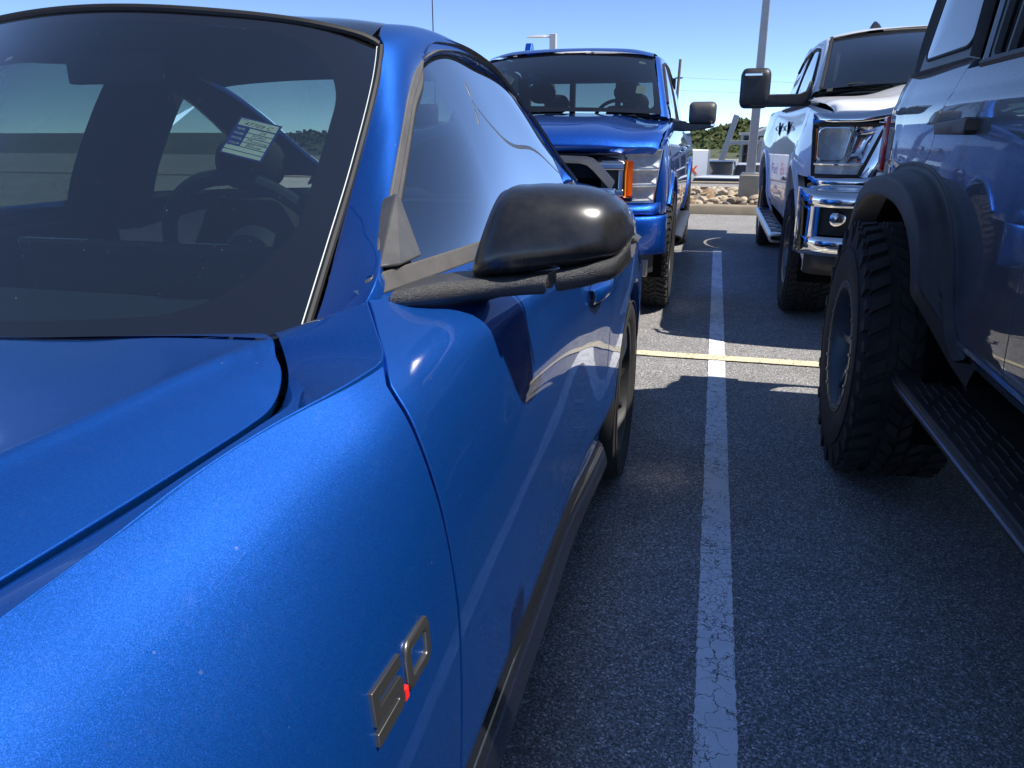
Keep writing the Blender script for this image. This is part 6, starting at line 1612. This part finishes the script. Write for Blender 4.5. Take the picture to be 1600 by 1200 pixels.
# delivery truck
gz = ground_z(-3, 45)
DT = thing('delivery_truck', 'white box truck with orange lettering in the lot beyond the rocks', 'truck', (-3.65, 45, gz), None, R(22))
mb = MB(); mb.box((-6.9, 45, gz + .75), (-.08, 47.4, .26)); bx_o = mb.build('cargo_box', 'box_white', DT, bevel=.04)
mb = MB(); mb.box((-6.9, 44.99, gz + .72), (-.05, 47.4, gz + .80)); mb.box((-.12, 44.985, gz + .78), (-.05, 45.02, .25)); mb.build('box_trim', 'steel_grey', DT)
mb = MB(); mb.box((-9.0, 45.1, gz + .5), (-6.95, 47.3, gz + 2.5)); mb.build('cab', 'box_white', DT, bevel=.15, seg=3)
mb = MB(); mb.box((-8.4, 45.07, gz + 1.5), (-7.3, 45.11, gz + 2.2)); mb.build('cab_window', 'tinted_glass', DT)
for x in (-8.1, -2.0):
    for y in (45.2, 47.1):
        mb = MB(); mb.lathe([(.0, -.14), (.28, -.14), (.46, -.12), (.48, 0), (.46, .12), (.28, .14), (0, .14)], (x, y, gz + .48), 'Y', 24); mb.build('wheel', 'tyre_rubber', DT)
text_mesh('lettering', 'Fed', 'letter_purple', DT, (-4.0, 44.985, -1.06), (1, 0, 0), (0, 0, 1), .72, .005)
text_mesh('lettering', 'Ex', 'letter_orange', DT, (-1.75, 44.985, -1.06), (1, 0, 0), (0, 0, 1), .72, .005)
# parked cars in the lower lot
def far_car(kind, x, y, ang, paint, label):
    z0 = ground_z(x, y) + .02
    t = thing({'suv': 'parked_suv', 'sedan': 'parked_car', 'pickup': 'parked_pickup'}[kind], label, 'car' if kind != 'pickup' else 'pickup truck', (x, y, z0), 'vehicles in the lower lot', R(ang))
    L, W, = (4.7, 1.9) if kind != 'pickup' else (5.6, 2.0)
    H1 = {'suv': 1.0, 'sedan': .88, 'pickup': 1.12}[kind]; H2 = {'suv': 1.72, 'sedan': 1.44, 'pickup': 1.88}[kind]
    def loft(name, secs, mat):
        P = []
        for xx, w, zb_, zt_ in secs:
            P.append([(xx, -w, zb_), (xx, -w * 1.0, (zb_ + zt_) / 2), (xx, -w * .93, zt_ - .05), (xx, -w * .8, zt_), (xx, w * .8, zt_), (xx, w * .93, zt_ - .05), (xx, w, (zb_ + zt_) / 2), (xx, w, zb_)])
        m = MB(); m.sheet(np.array(P)); m.add(P[0], [tuple(range(8))]); m.add(P[-1], [tuple(reversed(range(8)))])
        return m.build(name, mat, t, local=True, angle=40)
    h = L / 2
    loft('body', [(-h, W * .42, .35, H1 * .75), (-h + .15, W * .49, .25, H1 * .88), (-h + 1.1, W * .5, .22, H1), (0, W * .5, .22, H1 + .03), (h - .5, W * .5, .22, H1 + .03), (h - .1, W * .48, .25, H1), (h, W * .44, .35, H1 * .9)], paint)
    cab = {'suv': (-.9, -.35, 1.75, 2.15), 'sedan': (-.95, -.25, 1.0, 1.75), 'pickup': (-1.1, -.55, .95, 1.1)}[kind]
    loft('cabin_glass', [(cab[0], W * .44, H1 - .03, H1 + .02), (cab[1], W * .42, H1 - .03, H2 - .05), (cab[2], W * .42, H1 - .03, H2 - .05), (cab[3], W * .42, H1 - .03, H1 + .04)], 'gloss_black_paint')
    loft('roof', [(cab[1] - .06, W * .38, H2 - .08, H2 - .05), (cab[1] + .2, W * .40, H2 - .07, H2), (cab[2] - .2, W * .40, H2 - .07, H2), (cab[2] + .05, W * .38, H2 - .08, H2 - .05)], paint)
    for sx_ in (-h + .9, h - .9):
        for sy_ in (-W * .5 + .08, W * .5 - .08):
            m = MB(); m.lathe([(0, -.1), (.2, -.1), (.33, -.1), (.35, 0), (.33, .1), (.2, .1), (0, .1)], (sx_, sy_, .35), 'Y', 20); m.build('wheel', 'tyre_rubber', t, local=True)
    for sy_ in (-.62, .62):
        m = MB(); m.box((-h - .01, sy_ - .18, H1 * .66), (-h + .12, sy_ + .18, H1 * .78)); m.build('headlight', 'lamp_reflector', t, local=True, bevel=.02)
    m = MB(); m.box((-h - .005, -.45, H1 * .55), (-h + .1, .45, H1 * .78)); m.build('grille', 'black_plastic', t, local=True, bevel=.02)
    return t
far_car('suv', 1.05, 34.0, 172, 'far_paint_0', 'white suv in the lower lot just beyond the kerb')
far_car('pickup', 1.9, 44.0, 88, 'far_paint_0', 'white pickup facing the lot beyond the white suv')
far_car('pickup', .3, 47.5, 85, 'far_paint_1', 'dark pickup beside the leaning steel column in the lower lot')
# leaning steel frames and glazed hall
gz = ground_z(1, 60)
FR = thing('steel_frame', 'grey steel frame with a leaning column in front of the dark glass building', 'steel frame', (0.4, 60, gz))
mb = MB()
def beam(p, q, w, name='column'):
    m = MB(); p = Vector(p); q = Vector(q); d = (q - p).normalized(); u = d.cross(Vector((0, 1, 0))).normalized() * w; v = Vector((0, w, 0))
    m.hexa([p - u - v, p + u - v, p + u + v, p - u + v, q - u - v, q + u - v, q + u + v, q - u + v]); return m.build(name, 'steel_grey', FR, bevel=.02)
beam((.05, 60, gz), (1.25, 60, 2.35), .2); beam((2.9, 60.5, gz), (3.15, 60.5, .8), .15); beam((.9, 60.2, .45), (4.6, 60.2, .55), .14, 'cross_beam');
GB = thing('glass_building', 'low dark glass building with slim mullions beyond the parked cars', 'building', (4.5, 75, ground_z(4, 75)))
gz = ground_z(4, 75)
mb = MB(); mb.box((2.3, 75, gz), (10.5, 84, .9)); mb.build('wall', 'facade_dark', GB)
k = 0
for zz0, zz1 in ((gz + .3, gz + 1.5), (gz + 1.6, gz + 2.9), (gz + 3.0, .8)):
    for x in np.arange(2.4, 10.2, .8):
        mb = MB(); mb.box((x, 74.95, zz0), (x + .72, 74.98, zz1)); mb.build('window', 'facade_glass', GB)
mb = MB(); mb.box((2.1, 74.7, .9), (10.7, 84.2, 1.12)); mb.build('roof', 'steel_grey', GB, bevel=.03)
CN = thing('canopy_roof', 'pale grey sloping canopy roof behind the white pickup', 'canopy', (6.5, 52, ground_z(6, 52)))
mb = MB(); mb.hexa([(2.3, 50, .95), (11, 50, 2.2), (11, 58, 2.2), (2.3, 58, .95), (2.3, 50, 1.2), (11, 50, 4.6), (11, 58, 4.6), (2.3, 58, 1.2)]); mb.build('roof', 'roof_sheet', CN, bevel=.03)
for x in (4.0, 11.0):
    mb = MB(); mb.tube([(x, 51, ground_z(x, 51)), (x, 51, 1.4)], .15, 10); mb.build('post', 'steel_grey', CN)
# wooded slope
def leaf_mat(name, a, b):
    m, nt, out = newmat(name); g = NT(nt); co = g.co()
    f = g.noise(co, .35, 4, .6)
    oi = g.ramp(g.noise(co, .06, 3, .5), [(.35, 0.0), (.65, 1.0)])
    col = g.mix(g.math('MULTIPLY_ADD', oi, .7, g.math('MULTIPLY', f, .4)), a, b)
    g.bsdf(out, **{'Base Color': col, 'Roughness': .8, 'Specular IOR Level': .2, 'Transmission Weight': 0.0})
leaf_mat('far_leaves', (0.030, 0.060, 0.022), (0.105, 0.115, 0.040))
rnd = random.Random(21); V = []; F = []
def crown(cx, cy, cz, r, h, n):
    for _ in range(n):
        th = rnd.uniform(0, 2 * math.pi); ph = math.acos(rnd.uniform(-.5, 1)); k = rnd.uniform(.55, 1.05)
        c = Vector((cx + r * k * math.sin(ph) * math.cos(th), cy + r * k * math.sin(ph) * math.sin(th), cz + h * k * math.cos(ph)))
        s = rnd.uniform(.28, .62) * (r / 3.0)
        u = Vector((rnd.gauss(0, 1), rnd.gauss(0, 1), rnd.gauss(0, 1))).normalized(); w = u.orthogonal().normalized()
        b = len(V)
        V.extend([c - u * s - w * s * .6, c + u * s * .9 - w * s * .7, c + u * s + w * s * .8, c - u * s * .7 + w * s])
        F.append((b, b + 1, b + 2, b + 3))
for row, (y, zoff, cnt, r) in enumerate(((118, 0, 60, 2.2), (140, 0, 70, 2.6), (170, 0, 90, 3.0), (205, 0, 110, 3.4), (250, 0, 130, 4.0), (300, 0, 150, 4.6))):
    span = y * .55
    for i in range(cnt):
        x = -span + 2 * span * (i + rnd.uniform(-.4, .4)) / cnt
        near = abs(x - y * .03) < y * .16
        rr_ = r * rnd.uniform(.7, 1.2)
        top = 1.25 + y / 1263.0 * (rnd.uniform(-4, 5) + (-40 if row == 0 else -30 if row == 1 else -20 if row == 2 else -10 if row == 3 else -3 if row == 4 else 2))
        cz = top - rr_ * .9
        crown(x, y + rnd.uniform(-6, 6), cz, rr_, rr_ * .95, 260 if near else 60)
crown(8.2, 300, 2.2, 5.0, 3.2, 300)
wood = mesh_obj('wooded_hillside', V, F, 'far_leaves', None, smooth=False); tag(wood, 'green wooded hillside along the horizon beyond the lower lot', 'trees', kind='stuff')
